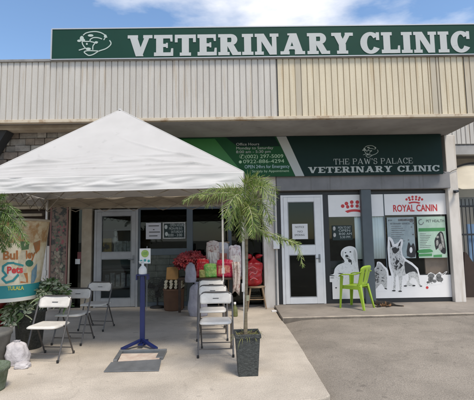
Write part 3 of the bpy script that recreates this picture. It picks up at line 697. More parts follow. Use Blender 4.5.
slab_text("THE PAW'S PALACE", .125, gx(333.5), gx(412.5), YG-.0015, q1+.185, LETDIM, sg, d=.003, S=.14, T=.06, H=.05, E=.08, gap=.12)
zlogo = q1+.335
def fs(a, c): return (gx(371)+(a-228)*.00105, zlogo+(322-c)*.00098)
logo(sg, YG-.0015, mat('emblem_dim', (.36, .42, .4), .5), fs, .011)

# notices
def notice(name, label, cat, a, b_, y, m_, th=.003):
    t = thing(name, label, cat, ((atY(*a, y).x+atY(*b_, y).x)/2, y, atY(*b_, y).z))
    p_, q_ = atY(*a, y), atY(*b_, y)
    MB().box((p_.x, y-th, q_.z), (q_.x, y, p_.z)).build('sheet', m_, t); return t
YN = YR-.062
n1 = notice('paper_notice', 'white paper notice with black print on the glass of the right-hand white door', 'notice', (292, 224), (308, 239), YN, PAPER)
for s_, a, a2, cy, h in (('NOTICE', 295, 304, 228, .06), ('NO', 297.5, 302.5, 232.5, .06), ('SMOKING', 294.5, 304.5, 236, .06)): line(s_, a, a2, cy, h, INK, n1, YN-.004)
YM = YL-.055
n2 = notice('paper_notice', 'plain white paper notice beside the chalkboard sign on the left window', 'notice', (146, 223), (161, 239), YM, mat('grey_paper', (.5, .5, .54), .7))
b = MB()
for i, (cy, a, a2) in enumerate(((225.8, 148.5, 159), (229.5, 153, 154.5), (232, 149, 160), (235.8, 149, 157.5))):
    p_, q_ = atY(a, cy, YM-.004), atY(a2, cy, YM-.004); b.box((p_.x, YM-.005, p_.z-.013), (q_.x, YM-.0035, p_.z+.006))
b.build('print', INK, n2)
n3 = notice('chalkboard_sign', 'small black hours sign with white writing on the left window', 'sign', (163, 222.5), (185.5, 238.5), YM, CHALK, .012)
line('OPEN HOURS', 170, 184, 226.5, .09, LETDIM, n3, YM-.0135); line('MON-FRI 8-5', 169, 182, 229.8, .085, LETDIM, n3, YM-.0135); line('SATURDAY', 171, 183, 233, .08, LETDIM, n3, YM-.0135); line('8:00 - 3:00', 168, 182, 236.5, .09, LETDIM, n3, YM-.0135)
fr = MB(); p_, q_ = atY(163, 222.5, YM), atY(185.5, 238.5, YM)
for a, c, a2, c2_ in ((p_.x, q_.z, p_.x+.025, p_.z), (q_.x-.025, q_.z, q_.x, p_.z), (p_.x+.025, q_.z, q_.x-.025, q_.z+.025), (p_.x+.025, p_.z-.025, q_.x-.025, p_.z)): fr.box((a, YM-.018, c), (a2, YM-.0125, c2_))
fr.build('frame', LGREY, n3)
b = MB()
for c in (((166, 227)), ((166.5, 234))): b.prism(px_poly(disc(c, 1.5, 2.2, 10), YM-.013), YM-.015, YM-.013)
b.build('paw_emblem', LETDIM, n3)
YI = YR+.0095
n4 = notice('window_sign', 'black sign with white print behind the dark glass above the white puppy print', 'sign', (332, 225.5), (352.5, 240), YR-.003, CHALK)
for s_, a, a2, cy in (('MON TO SAT', 338, 350.5, 228.8), ('OPEN', 338.5, 350, 231.8), ('8:00 AM', 339, 351.5, 235), ('5:30 PM', 340, 350, 238.3)): line(s_, a, a2, cy, .075, LETDIM, n4, YR-.0068)
b = MB()
for c in ((334.2, 228.5), (334.6, 235)): b.prism(px_poly(disc(c, 1.4, 2.2, 10), YR-.0068), YR-.0085, YR-.0065)
b.build('paw_emblem', LGREY, n4)
# posters
YQ = YR-.018
n5 = notice('poster', 'grey blue poster with small paw prints behind the shepherd print', 'poster', (386.5, 217.5), (416, 258), YR-.0085, POSTB)
line('VETERINARY SERVICES', 390, 410, 224.6, .055, INK, n5, YR-.0125); line('pet care', 388, 392, 221, .06, INK, n5, YR-.0125)
b = MB(); y = YR-.0122
sticker(b, [(398, 219), (413, 218.6), (413, 220.8), (398, 221.2)], y)
for c, r in (((411.5, 220.5), 2.4), ((413.5, 223.2), 1.0), ((411.5, 227), .9), ((413, 234.5), .9), ((408.5, 240), .9)): sticker(b, disc(c, r, r*.8, 10), y-.0008)
for i in range(9): sticker(b, [(391+.2*(i % 3), 226+i*2.1), (401+(i*7 % 5), 226+i*2.1), (401+(i*7 % 5), 226.5+i*2.1), (391+.2*(i % 3), 226.5+i*2.1)], y)
b.build('print', GREYINK, n5)
b = MB(); sticker(b, smooth_poly([(407, 256), (407.5, 246), (409, 242), (411, 246), (413, 243), (415, 247), (415.3, 257)], 2), y); b.build('dog_photo', INK, n5)
b = MB(); sticker(b, disc((411, 250), 1.5, 3, 10), y-.002); b.build('dog_photo', VINYL, n5)
n6 = notice('poster', 'pale green poster with green banner and dark dog photo at right end of the window', 'poster', (416.5, 216.8), (447.5, 257.5), YR-.0085, POSTG)
line('PET HEALTH', 426, 444, 222.3, .085, INK, n6, YR-.0125)
b = MB(); ribbon(b, [(atY(421+2.4*math.cos(t), 222+2.6*math.sin(t), y).x, atY(421+2.4*math.cos(t), 222+2.6*math.sin(t), y).z) for t in [k*.5 for k in range(11)]], .014, y); b.build('emblem', GREYINK, n6)
b = MB(); sticker(b, [(418.5, 228.2), (445, 227.6), (445, 231), (418.5, 231.6)], y); sticker(b, smooth_poly([(418.5, 250), (430, 249), (433, 251.5), (430, 252.5), (418.5, 253)], 2), y); sticker(b, [(418.5, 254), (432, 253.4), (432, 256), (418.5, 256.5)], y-.0004); sticker(b, [(433.5, 255), (442, 254.4), (442, 257), (433.5, 257.2)], y-.0006); b.build('banner', PGREEN, n6)
b = MB()
for i in range(9): sticker(b, [(420, 233.6+i*1.7), (426+(i*5 % 6), 233.5+i*1.7), (426+(i*5 % 6), 233.95+i*1.7), (420, 234.05+i*1.7)], y)
b.build('print', GREYINK, n6)
b = MB(); sticker(b, smooth_poly([(436, 250), (434.5, 241), (436.5, 236), (440, 231.5), (443, 233), (444.5, 240), (446, 250), (445, 254), (441, 252), (439, 247)], 2), y-.001); b.build('dog_photo', INK, n6)
b = MB(); sticker(b, disc((437.6, 237), 1.5, 1.3, 10), y-.0025); sticker(b, disc((440.5, 247), 2, 3.5, 10), y-.0028); sticker(b, smooth_poly([(440, 233), (442, 234), (443.5, 240), (444.5, 248), (442.5, 246), (441, 239)], 2), y-.0024); sticker(b, smooth_poly([(436, 241), (438, 240), (438.5, 244), (436.5, 246)], 2), y-.0026); b.build('dog_photo', mat('poster_dog_grey', (.2, .2, .19), .5, c2=(.42, .42, .4), scale=30), n6)

# framed picture, notices on far-left wall
YW = YL-.26
pc = thing('framed_poster', 'tall red framed picture of animals and plants left of the brown column', 'poster', (atY(58, 290, YW).x, YW, .3))
P0, P1 = atY(51, 206, YW), atY(66.5, 295, YW)
MB().box((P0.x+.03, YW-.01, P1.z+.03), (P1.x-.03, YW+.01, P0.z-.03)).build('picture', mat('picture_print', (.17, .12, .09), .6, c2=(.03, .03, .025), scale=7, lo=.44, hi=.52), pc)
f = MB(); f.box((P0.x, YW-.02, P1.z), (P0.x+.03, YW+.012, P0.z)); f.box((P1.x-.03, YW-.02, P1.z), (P1.x, YW+.012, P0.z)); f.box((P0.x+.03, YW-.02, P1.z), (P1.x-.03, YW+.012, P1.z+.03)); f.box((P0.x+.03, YW-.02, P0.z-.03), (P1.x-.03, YW+.012, P0.z)); f.build('frame', mat('dark_red_frame', (.2, .09, .075), .6), pc)
rnd = random.Random(2)
def blobs(name, m_, n, x0, x1, y0, y1, r0, r1, off):
    b = MB()
    for i in range(n):
        c = (rnd.uniform(x0, x1), rnd.uniform(y0, y1)); r_ = rnd.uniform(r0, r1); pts = [(c[0]+r_*rnd.uniform(.5, 1.1)*math.cos(k*.7)*.8, c[1]+r_*rnd.uniform(.5, 1.2)*math.sin(k*.7)) for k in range(9)]
        sticker(b, pts, YW-off-i*2e-5)
    b.build(name, m_, pc)
blobs('flower_print', mat('faded_red', (.24, .06, .07), .6), 16, 53.5, 64.5, 226, 250, .8, 2.0, .0104)
blobs('leaf_print', mat('faded_green', (.08, .1, .06), .6), 26, 53.5, 64.5, 212, 288, 1, 2.4, .0108)
blobs('animal_print', mat('faded_tan', (.33, .28, .21), .6, c2=(.16, .14, .1), scale=14), 22, 55, 63, 252, 286, 1, 2.6, .0114)
MB().box((P1.x+.02, YW-.02, 0), (P1.x+.05, YW+.03, P0.z+.1)).build('side_rail', WALLB, pc)
sn = thing('wall_notice', 'small faded red notice by a white switch left of the brown column', 'notice', (atY(80, 255, YL-.05).x, YL-.05, 1.2))
p_, q_ = atY(77.5, 252, YL-.05), atY(82.2, 263, YL-.05); MB().box((p_.x, YL-.055, q_.z), (q_.x, YL-.045, p_.z)).build('sheet', mat('dull_red', (.22, .07, .07), .7, var=.3), sn)
p_, q_ = atY(75.5, 259, YL-.06), atY(80, 264, YL-.06); MB().box((p_.x, YL-.075, q_.z), (q_.x, YL-.057, p_.z)).build('switch', PAPER, sn)

# ------------------------------------------------------------------ tent
FR, FL_, RL, RR = Vector((.13, 4.9, 2.33)), Vector((-3.38, 5.15, 2.33)), Vector((-3.75, 7.95, 2.36)), Vector((-.16, 7.75, 2.36))
PK = Vector((atY(120, 110, 6.35).x, 6.35, atY(120, 110, 6.35).z))
tent = thing('canopy_tent', 'white peaked canopy tent with wrinkled hem in front of the left shop', 'tent', (-1.8, 6.4, 0))
cv = MB(); nu, nv = 90, 120
def folds(u, v, k):
    f_ = 0
    for (u0, v0, sl_, wd_, h_) in FOLD[k]:
        d_ = v-(v0+sl_*(u-u0)); L = math.exp(-((u-u0)/.28)**2); f_ += h_*math.exp(-(d_/wd_)**2)*L
    return f_
random.seed(5)
FOLD = {k: [(random.uniform(0, 1), random.uniform(.0, .26), random.uniform(-.16, .16), random.uniform(.008, .016), random.uniform(-.016, .02)) for _ in range(26)] for k in range(4)}
FOLD[0] += [(.05, .12, .25, .012, .02), (.1, .2, .3, .012, .016), (.93, .2, -.9, .014, .018), (.9, .1, -.5, .012, .02), (.35, .10, .05, .012, .018), (.7, .07, -.03, .012, .018), (.14, .05, .12, .01, .018), (.55, .05, .02, .01, .016), (.8, .12, -.12, .01, .014)]
for k, (A, B) in enumerate(((FL_, FR), (FR, RR), (RR, RL), (RL, FL_))):
    vs = []; n_ = (B-A).cross(PK-A).normalized()
    for j in range(nv+1):
        v = j/nv
        for i in range(nu+1):
            u = i/nu; base = A.lerp(B, u).lerp(PK, v)
            amp = min(1, 14*v)*min(1, 8*u)*min(1, 8*(1-u))
            sag = -.05*math.sin(math.pi*u)*math.sin(math.pi*min(1, v*1.0))*(1-v)
            q_ = base+n_*(folds(u, v, k)*amp+sag*.8+.006*mnoise.noise(base*3)*amp)
            vs.append(q_)
    cv.add(vs, [(j*(nu+1)+i, j*(nu+1)+i+1, (j+1)*(nu+1)+i+1, (j+1)*(nu+1)+i) for j in range(nv) for i in range(nu)], True)
cv.build('canopy', TENT, tent, solid=.003)
sm = MB()
for c in (FL_, FR, RR, RL): sm.tube([tuple(c.lerp(PK, q_/12)+Vector((0, 0, .003))) for q_ in range(13)], .006, 6)
sm.tube([tuple(PK+Vector((0, 0, -.01))), tuple(PK+Vector((0, 0, .015)))], .03, 10)
sm.build('seam', TENTH, tent)
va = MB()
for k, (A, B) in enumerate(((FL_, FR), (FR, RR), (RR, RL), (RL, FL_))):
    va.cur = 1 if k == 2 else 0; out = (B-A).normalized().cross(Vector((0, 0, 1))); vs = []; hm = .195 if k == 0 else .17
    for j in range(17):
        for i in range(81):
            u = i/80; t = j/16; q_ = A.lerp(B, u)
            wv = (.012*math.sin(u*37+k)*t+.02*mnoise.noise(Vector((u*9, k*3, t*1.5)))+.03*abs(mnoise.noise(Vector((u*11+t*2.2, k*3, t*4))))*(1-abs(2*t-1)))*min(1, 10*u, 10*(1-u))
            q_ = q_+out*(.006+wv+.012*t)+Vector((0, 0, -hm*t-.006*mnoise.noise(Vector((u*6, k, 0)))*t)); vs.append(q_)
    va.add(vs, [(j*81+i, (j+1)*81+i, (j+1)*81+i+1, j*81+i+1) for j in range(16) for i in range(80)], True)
va.build('valance', [TENTH, mat('shaded_rear_valance', (.36, .31, .24), .85, var=.15, scale=4)], tent, solid=.003)  # rear valance darkened to beige: under-tent shade put into its colour
hm_ = MB()
for k, (A, B) in enumerate(((FL_, FR),)):
    out = (B-A).normalized().cross(Vector((0, 0, 1))); pts = []
    for i in range(81):
        u = i/80; wv = (.012*math.sin(u*37+k)+.02*mnoise.noise(Vector((u*9, k*3, 1.5))))*min(1, 10*u, 10*(1-u))
        pts.append(A.lerp(B, u)+out*(.022+wv)+Vector((0, 0, -.195-.006*mnoise.noise(Vector((u*6, k, 0))))))
    hm_.tube(pts, .007, 6)
hm_.build('hem', TENTH, tent)
ins = Vector((-1.8, 6.4, 0))
def inset(c, k=.965): q_ = Vector((c.x, c.y, 0)).lerp(ins, 1-k); return Vector((q_.x, q_.y, c.z))
CS = [inset(c) for c in (FL_, FR, RR, RL)]
CS[1] = Vector((.112, 5.0, 2.33)); 
for i, c in enumerate(CS):
    l = MB(); r_ = .017
    l.box((c.x-r_, c.y-r_, .9), (c.x+r_, c.y+r_, c.z-.03)); l.box((c.x-r_*.75, c.y-r_*.75, .02), (c.x+r_*.75, c.y+r_*.75, .9))
    l.box((c.x-.028, c.y-.028, .86), (c.x+.028, c.y+.028, .96)); l.box((c.x-.05, c.y-.05, 0.001), (c.x+.05, c.y+.05, .02))
    l.build('leg', TENTP, tent)
tr = MB()
for i in range(4):
    a, c = CS[i], CS[(i+1) % 4]; n = 6; zt, zb_ = a.z-.04, a.z-.27
    for j in range(n):
        p_, q_ = a.lerp(c, j/n), a.lerp(c, (j+1)/n)
        tr.tube([(p_.x, p_.y, zt), (q_.x, q_.y, zb_)], .007, 6); tr.tube([(p_.x, p_.y+.02, zb_), (q_.x, q_.y+.02, zt)], .007, 6)
for c in CS: tr.tube([(c.x, c.y, c.z-.25), (PK.x, PK.y, PK.z-.35)], .011, 6)
tr.tube([(PK.x, PK.y, PK.z-.6), (PK.x, PK.y, PK.z-.02)], .015, 8)
tr.build('truss', TRUSS, tent)

# ------------------------------------------------------------------ folding chairs
def make_chair():
    t = thing('folding_chair', 'x', 'chair')
    W_ = .225
    f = MB(); pts = [(-W_, -.2, .015), (-W_, -.02, .45), (-W_, .085, .70)]
    pts += [(-W_+.085*(1-math.cos(a)), .085+.036*math.sin(a), .70+.082*math.sin(a)) for a in [R(k) for k in (20, 45, 70, 90)]]
    pts += [(-p_[0], p_[1], p_[2]) for p_ in pts[::-1]]
    f.tube(pts, .0115, 8); f.tube([(-W_, -.165, .1), (W_, -.165, .1)], .008, 8); f.build('back_frame', CHM, t, local=True)
    b = MB(); n = 14; vs = []
    for j, (z, yy) in enumerate(((.635, .055), (.66, .066), (.72, .09), (.765, .108), (.772, .111))):
        for i in range(n+1):
            u = i/n*2-1; inset_ = .02 if j in (0, 4) else 0
            vs.append((u*(W_-.012-inset_), yy+.022*(1-u*u), z))
    b.add(vs, [(j*(n+1)+i, j*(n+1)+i+1, (j+1)*(n+1)+i+1, (j+1)*(n+1)+i) for j in range(4) for i in range(n)], True)
    o = b.build('backrest', CHW, t, solid=.014, local=True)
    MB().box((-.04, .088, .70), (.04, .098, .706)).build('slot', RUB, o, local=True)
    s_ = MB(); vs = []; fs_ = []; n = 12; m2 = 10
    for j in range(m2+1):
        for i in range(n+1):
            u = i/n*2-1; v = j/m2*2-1; k = (1-.10*v**4*abs(u)**2); rr = max(abs(u), abs(v))
            x = u*(W_-.018)*(1-.08*max(0, v)**4)*(1-.14*max(0, -v)**6); y = -.05+v*.2*(1-.06*u**4)
            vs.append((x, y, .445-.012*(1-u*u)*(1-v*v)+.006*v*0-.022*max(0, (rr-.9)/.1)))
    s_.add(vs, [(j*(n+1)+i, j*(n+1)+i+1, (j+1)*(n+1)+i+1, (j+1)*(n+1)+i) for j in range(m2) for i in range(n)], True)
    s_.build('seat', CHW, t, solid=.014, local=True)
    for sx in (-1, 1):
        MB().tube([(sx*(W_-.022), .225, .015), (sx*(W_-.022), .02, .40), (sx*(W_-.022), -.06, .425)], .0105, 8).build('leg', CHM, t, local=True)
    MB().tube([(-W_+.022, .195, .09), (W_-.022, .195, .09)], .007, 8).build('stretcher', CHM, t, local=True)
    MB().tube([(-W_, -.03, .42), (W_, -.03, .42)], .006, 6).build('stretcher', CHM, t, local=True)
    for x, y in ((-W_, -.205), (W_, -.205), (-W_+.022, .23), (W_-.022, .23)): MB().tube([(x, y, 0), (x, y-.004*(1 if y < 0 else -1), .035)], .015, 8).build('foot_cap', RUB, t, local=True)
    return t
ch = make_chair(); GL, GR = 'white folding chairs in the left row', 'white folding chairs in the right row'
spots = [(-2.425, 5.40, -6, 'front left white folding chair beside the white sack and dark shrub pot', GL),
         (-2.44, 6.22, -8, 'second white folding chair behind the front left one, under the tent', GL),
         (-2.40, 7.12, -10, 'farthest left white folding chair, close to the silver grey door', GL),
         (-.262, 5.48, 1, 'front right white folding chair just left of the potted palm', GR),
         (-.35, 6.32, 1, 'middle white folding chair of the right row', GR),
         (-.42, 7.2, 2, 'rearmost white folding chair of the right row, before the bags', GR)]
for i, (x, y, a, lb, g_) in enumerate(spots):
    o = ch if i == 0 else copy_tree(ch)
    o.location = (x, y, 0); o.rotation_euler = (0, 0, R(a)); o['label'] = lb; o['group'] = g_

# ------------------------------------------------------------------ sanitiser stand, its sign and bottle, tray
bx, by = -1.335, 5.9
bs = thing('pedal_stand', 'blue steel pedal stand with splayed feet holding the sanitiser bottle', 'stand', (bx, by, 0))
MB().box((bx-.032, by-.032, .06), (bx+.032, by+.032, 1.0)).build('post', BLUE, bs, bevel=.006)
for sx in (-1, 1):
    MB().add([(bx+sx*.01, by-.06, .075), (bx+sx*.01, by+.0, .075), (bx+sx*.01, by-.06, .12), (bx+sx*.01, by+.0, .12), (bx+sx*.23, by-.24, .0), (bx+sx*.26, by-.19, .0), (bx+sx*.23, by-.24, .035), (bx+sx*.26, by-.19, .035)], [(0, 1, 3, 2), (4, 6, 7, 5), (0, 2, 6, 4), (1, 5, 7, 3), (2, 3, 7, 6), (0, 4, 5, 1)]).build('foot', BLUE, bs, bevel=.004)
MB().box((bx-.035, by+.035, 0), (bx+.035, by+.25, .04)).build('foot', BLUE, bs, bevel=.004)
MB().box((bx-.085, by-.07, 1.0), (bx+.085, by+.06, 1.018)).box((bx-.085, by-.07, .94), (bx-.07, by+.06, 1.0)).box((bx+.07, by-.07, .94), (bx+.085, by+.06, 1.0)).build('bracket', BLUE, bs, bevel=.003)
MB().box((bx-.035, by-.14, .045), (bx+.035, by-.04, .06)).tube([(bx, by-.05, .055), (bx, by, .09)], .012).build('pedal', BLUE, bs)
MB().tube([(bx+.055, by+.02, .5), (bx+.055, by+.02, 1.42)], .006, 6).build('rod', METAL, bs)
bo = thing('pump_bottle', 'white pump bottle standing on top of the blue pedal stand', 'bottle', (bx, by-.01, 1.018))
MB().lathe([(.0, 0), (.055, 0), (.058, .01), (.058, .07), (.045, .1), (.018, .125), (.018, .14), (0, .14)], (bx, by-.01, 1.018), 20).build('body', PAPER, bo)
MB().lathe([(.02, .135), (.02, .155), (.006, .158), (.006, .185), (0, .186)], (bx, by-.01, 1.018), 12).tube([(bx, by-.01, 1.2), (bx-.05, by-.03, 1.197)], .008, 6).build('pump', PAPER, bo)
zs1, zs0 = atY(145, 248.5, by).z, atY(145, 263.5, by).z; xs0, xs1 = atY(139.5, 256, by).x, atY(150.5, 256, by).x
hs = thing('hygiene_sign', 'small white sign with a green disc above the sanitiser bottle', 'sign', (bx, by+.0, zs0))
MB().box((xs0, by, zs0), (xs1, by+.006, zs1)).build('board', PAPER, hs)
cx_, cz_ = (xs0+xs1)/2, zs0+(zs1-zs0)*.66
MB().prism(disc((cx_, cz_), .055, .055, 20), by-.003, by).build('green_disc', mat('olive_green_print', (.22, .38, .05), .6, c2=(.35, .45, .15), scale=40), hs)
b = MB()
for i, dx in enumerate((-.055, 0, .055)): b.prism(disc((cx_+dx, zs0+.035+.012*(i == 1)), .019, .02, 12), by-.003-.0004*i, by)
b.build('teal_disc', mat('teal_print', (.03, .3, .3), .6), hs)
b = MB()
for i in range(2): b.box((cx_-.03, by-.0045, cz_-.01+i*.02), (cx_+.03, by-.003, cz_-.003+i*.02))
b.build('print', PGREEN, hs)

tp = lambda a, c, z=0: atZ(a, c, z)
ft = thing('footbath_tray', 'grey metal footbath tray with pale pink mat and sloping plate on the slab', 'tray', (-1.2, 5.1, 0))
A, B, C_, D = tp(113, 363), tp(163, 360), tp(167, 352), tp(119.5, 353)
b = MB(); b.slab([(A.x, A.y), (B.x, B.y), (C_.x, C_.y), (D.x, D.y)], .001, .012)
def rail(p_, q_, w_=.035, h=.045):
    d_ = (q_-p_).normalized(); n_ = Vector((-d_.y, d_.x, 0))*w_
    b.slab([(p_.x, p_.y), (q_.x, q_.y), (q_.x+n_.x, q_.y+n_.y), (p_.x+n_.x, p_.y+n_.y)], .013, h)
rail(B, C_, .09, .04); rail(C_, D); rail(D, A, .05, .04); b.build('tray', METAL, ft, bevel=.004)
A2, B2, C2, D2 = tp(118, 361.5, .02), tp(159, 360, .02), tp(161.5, 353.5, .02), tp(121.5, 354.2, .02)
b = MB(); b.slab([(p_.x, p_.y) for p_ in (A2, B2, C2, D2)], .014, .028); b.build('mat', MATPINK, ft, bevel=.004)
a, c, e, g = tp(103.5, 372.5), tp(159, 371.5), tp(161.5, 360, .04), tp(111, 363, .04)
vs = [Vector((a.x, a.y, .004)), Vector((c.x, c.y, .004)), Vector((e.x, e.y, .045)), Vector((g.x, g.y, .045))]
b = MB(); b.add(vs+[v+Vector((0, 0, .008)) for v in vs], [(3, 2, 1, 0), (4, 5, 6, 7), (0, 1, 5, 4), (1, 2, 6, 5), (2, 3, 7, 6), (3, 0, 4, 7)]); b.build('plate', METAL, ft, bevel=.003)

# ------------------------------------------------------------------ potted palms
def square_pot(name, label, x, y, w0, w1, h, m_, rot=0):
    t = thing(name, label, 'pot', (x, y, 0)); b = MB(); L = []
    prof = [(w0, 0), (w1*.97, h*.9), (w1*.97, h*.9), (w1*1.06, h*.9), (w1*1.06, h), (w1*.92, h), (w1*.88, h*.86)]
    cs, sn_ = math.cos(rot), math.sin(rot)
    for (w_, z) in prof:
        for (sx, sy) in ((-1, -1), (1, -1), (1, 1), (-1, 1)): L.append((x+(sx*cs-sy*sn_)*w_/2, y+(sx*sn_+sy*cs)*w_/2, z))
    n = len(prof); b.add(L, [(i*4+k, i*4+(k+1) % 4, (i+1)*4+(k+1) % 4, (i+1)*4+k) for i in range(n-1) for k in range(4)]); b.add(L[:4], [(3, 2, 1, 0)])
    b.build('pot', m_, t, bevel=.006)
    s_ = MB(); g = 8; vs = []; w_ = w1*.9
    for j in range(g+1):
        for i in range(g+1):
            u, v = i/g-.5, j/g-.5; vs.append((x+(u*cs-v*sn_)*w_, y+(u*sn_+v*cs)*w_, h*.9+.03*mnoise.noise(Vector((u*6, v*6, x)))+.02*(1-4*u*u)))
    s_.add(vs, [(j*(g+1)+i, j*(g+1)+i+1, (j+1)*(g+1)+i+1, (j+1)*(g+1)+i) for j in range(g) for i in range(g)], True); s_.build('soil', SOIL, t)
    return t
def leaflet(b, p0, d, n_, L, wd, droop):
    d = d.normalized(); s_ = d.cross(n_)
    if s_.length < 1e-3: s_ = d.cross(Vector((0, 1, .3)))
    s_.normalize(); up_ = s_.cross(d).normalized(); pts = []
    for k, (t, w_) in enumerate(((0, .35), (.3, 1), (.65, .8), (1, .04))):
        c = p0+d*L*t+Vector((0, 0, -droop*L*t*t)); pts += [c-s_*wd*w_*.5-up_*.15*wd, c+up_*.12*wd, c+s_*wd*w_*.5-up_*.15*wd]
    b.add(pts, [(3*i+j, 3*i+j+1, 3*i+j+4, 3*i+j+3) for i in range(3) for j in (0, 1)], True)
def frond(parent, base, pts, L, wd, m_, n=46, plume=.9, droop=.35, seed=0, taper=True, bare=.12):
    rnd = random.Random(seed); sp = spline([Vector(base)]+[Vector(p_) for p_ in pts], 10); N = len(sp)-1
    b = MB(); b.tube(sp, .007, 5, r2=.002)
    b.cur = 1
    for i in range(n):
        t = bare+(1-bare)*i/(n-1); k = min(int(t*N), N-1); f_ = t*N-k; p_ = sp[k].lerp(sp[k+1], f_); tan = (sp[k+1]-sp[k]).normalized()
        side = tan.cross(Vector((0, 0, 1))); 
        if side.length < .05: side = Vector((1, 0, 0))
        side.normalize(); nn = side.cross(tan).normalized()
        env = (.45+.55*math.sin(math.pi*min(1, t*.75+.2)))*(1 if t < .85 else 1-.5*(t-.85)/.15)
        for sg_ in (-1, 1):
            b.cur = rnd.choice((1, 2))
            ang = rnd.uniform(-1, 1)*plume
            d_ = side*sg_*math.cos(ang)*.8+nn*math.sin(ang)*.8+tan*rnd.uniform(.45, .95)
            leaflet(b, p_, d_, nn, L*env*rnd.uniform(.8, 1.15), wd*rnd.uniform(.8, 1.2), droop*rnd.uniform(.4, 1.4))
    return b.build('frond', [TRUNKG]+list(m_), parent)

px_, py_ = .128, 4.66
square_pot('plant_pot', 'tall square black pot holding the palm beside the tent leg', px_, py_, .215, .275, .455, BLACKPOT, .06)
pm = thing('palm_tree', 'young feathery palm growing from the black pot in front of the tent corner', 'palm tree', (px_, py_, .40))
b = MB(); tx = px_+.012
tp_ = [(tx-.03, py_, .39), (tx-.022, py_, .62), (tx-.012, py_, .86), (tx, py_, 1.2), (tx+.004, py_, 1.5), (tx+.006, py_, 1.72)]
b.tube(tp_, [.026, .019, .018, .017, .016, .016], 10)
b.build('trunk', TRUNK, pm)
b = MB(); b.tube([(tx+.0, py_, .80), (tx+.002, py_, .86)], .022, 10); b.tube([(tx+.004, py_, 1.5), (tx+.006, py_, 1.7), (tx+.008, py_, 1.95)], [.02, .022, .012], 10); b.build('crownshaft', TRUNKG, pm)
cb_ = Vector((tx+.006, py_, 1.78)); T_ = lambda a, c, dy=0: tuple(atY(a, c, py_+dy))
for i, (pts, L, wd, n, pl, dr_) in enumerate((
    ([T_(232, 192, -.1), T_(212, 189, -.2), T_(184, 201, -.3)], .15, .0095, 78, .9, .3),
    ([T_(236, 190, .1), T_(222, 192, .2), T_(206, 206, .3)], .13, .0095, 60, 1.1, .3),
    ([T_(246, 186, -.05), T_(254, 178, -.1), T_(268, 184, -.2)], .15, .0095, 66, 1.5, .15),
    ([T_(254, 188, .2), T_(264, 182, .35), T_(277, 192, .5)], .15, .0095, 66, 1.5, .2),
    ([T_(252, 192, -.2), T_(262, 187, -.4), T_(274, 202, -.5)], .15, .0095, 66, 1.4, .2),
    ([T_(244, 190, .1), T_(248, 181, .05), T_(257, 182, .0)], .13, .0095, 56, 1.5, .15),
    ([T_(254, 200, -.2), T_(264, 205, -.35), T_(272, 222, -.45)], .14, .0095, 62, 1.3, .25),
    ([T_(240, 204, -.2), T_(233, 212, -.3), T_(229, 228, -.35)], .13, .009, 60, 1.3, .25),
    ([T_(254, 226, -.15), T_(272, 237, -.25), T_(300, 243, -.35)], .12, .009, 78, 1.1, .3),
    ([T_(284, 239, -.3), T_(297, 246, -.38), T_(303, 266, -.4)], .09, .010, 40, .9, .3),
    ([T_(248, 206, -.3), T_(252, 218, -.45), T_(252, 236, -.5)], .13, .009, 56, 1.4, .25),
    ([T_(240, 196, -.4), T_(232, 200, -.6), T_(224, 216, -.7)], .13, .009, 56, 1.2, .3),
    ([T_(253, 212, .1), T_(262, 220, .15), T_(266, 236, .2)], .13, .009, 56, 1.4, .25),
    ([T_(242, 210, .1), T_(240, 222, .15), T_(242, 240, .2)], .13, .009, 50, 1.4, .25),
    ([T_(236, 196, -.25), T_(220, 193, -.4), T_(200, 196, -.5)], .14, .0095, 66, 1.1, .3))):
    if i == 9: frond(pm, T_(266, 231, -.22), pts, L, wd, (LEAFP, LEAFL), n, pl, dr_, seed=i+3)
    else: frond(pm, cb_+Vector((0, 0, -.03*(i % 3))), pts, L, wd, (LEAFP, LEAFL), n, pl, dr_, seed=i+3, bare=.05)
gs = MB(); rnd = random.Random(4)
for i in range(170):
    a = rnd.uniform(0, 6.28); r_ = rnd.uniform(.0, .14); p_ = Vector((px_+r_*math.cos(a), py_+r_*math.sin(a), .405)); q_ = Vector((math.cos(a), math.sin(a), rnd.uniform(.5, 2.2)))
    leaflet(gs, p_, q_, Vector((0, 0, 1)), rnd.uniform(.06, .16), .007, rnd.uniform(.3, 1.4))
tag(gs.build('grass_tuft', STRAW), 'dry grass sprouting round the palm stem in the black pot', 'grass')

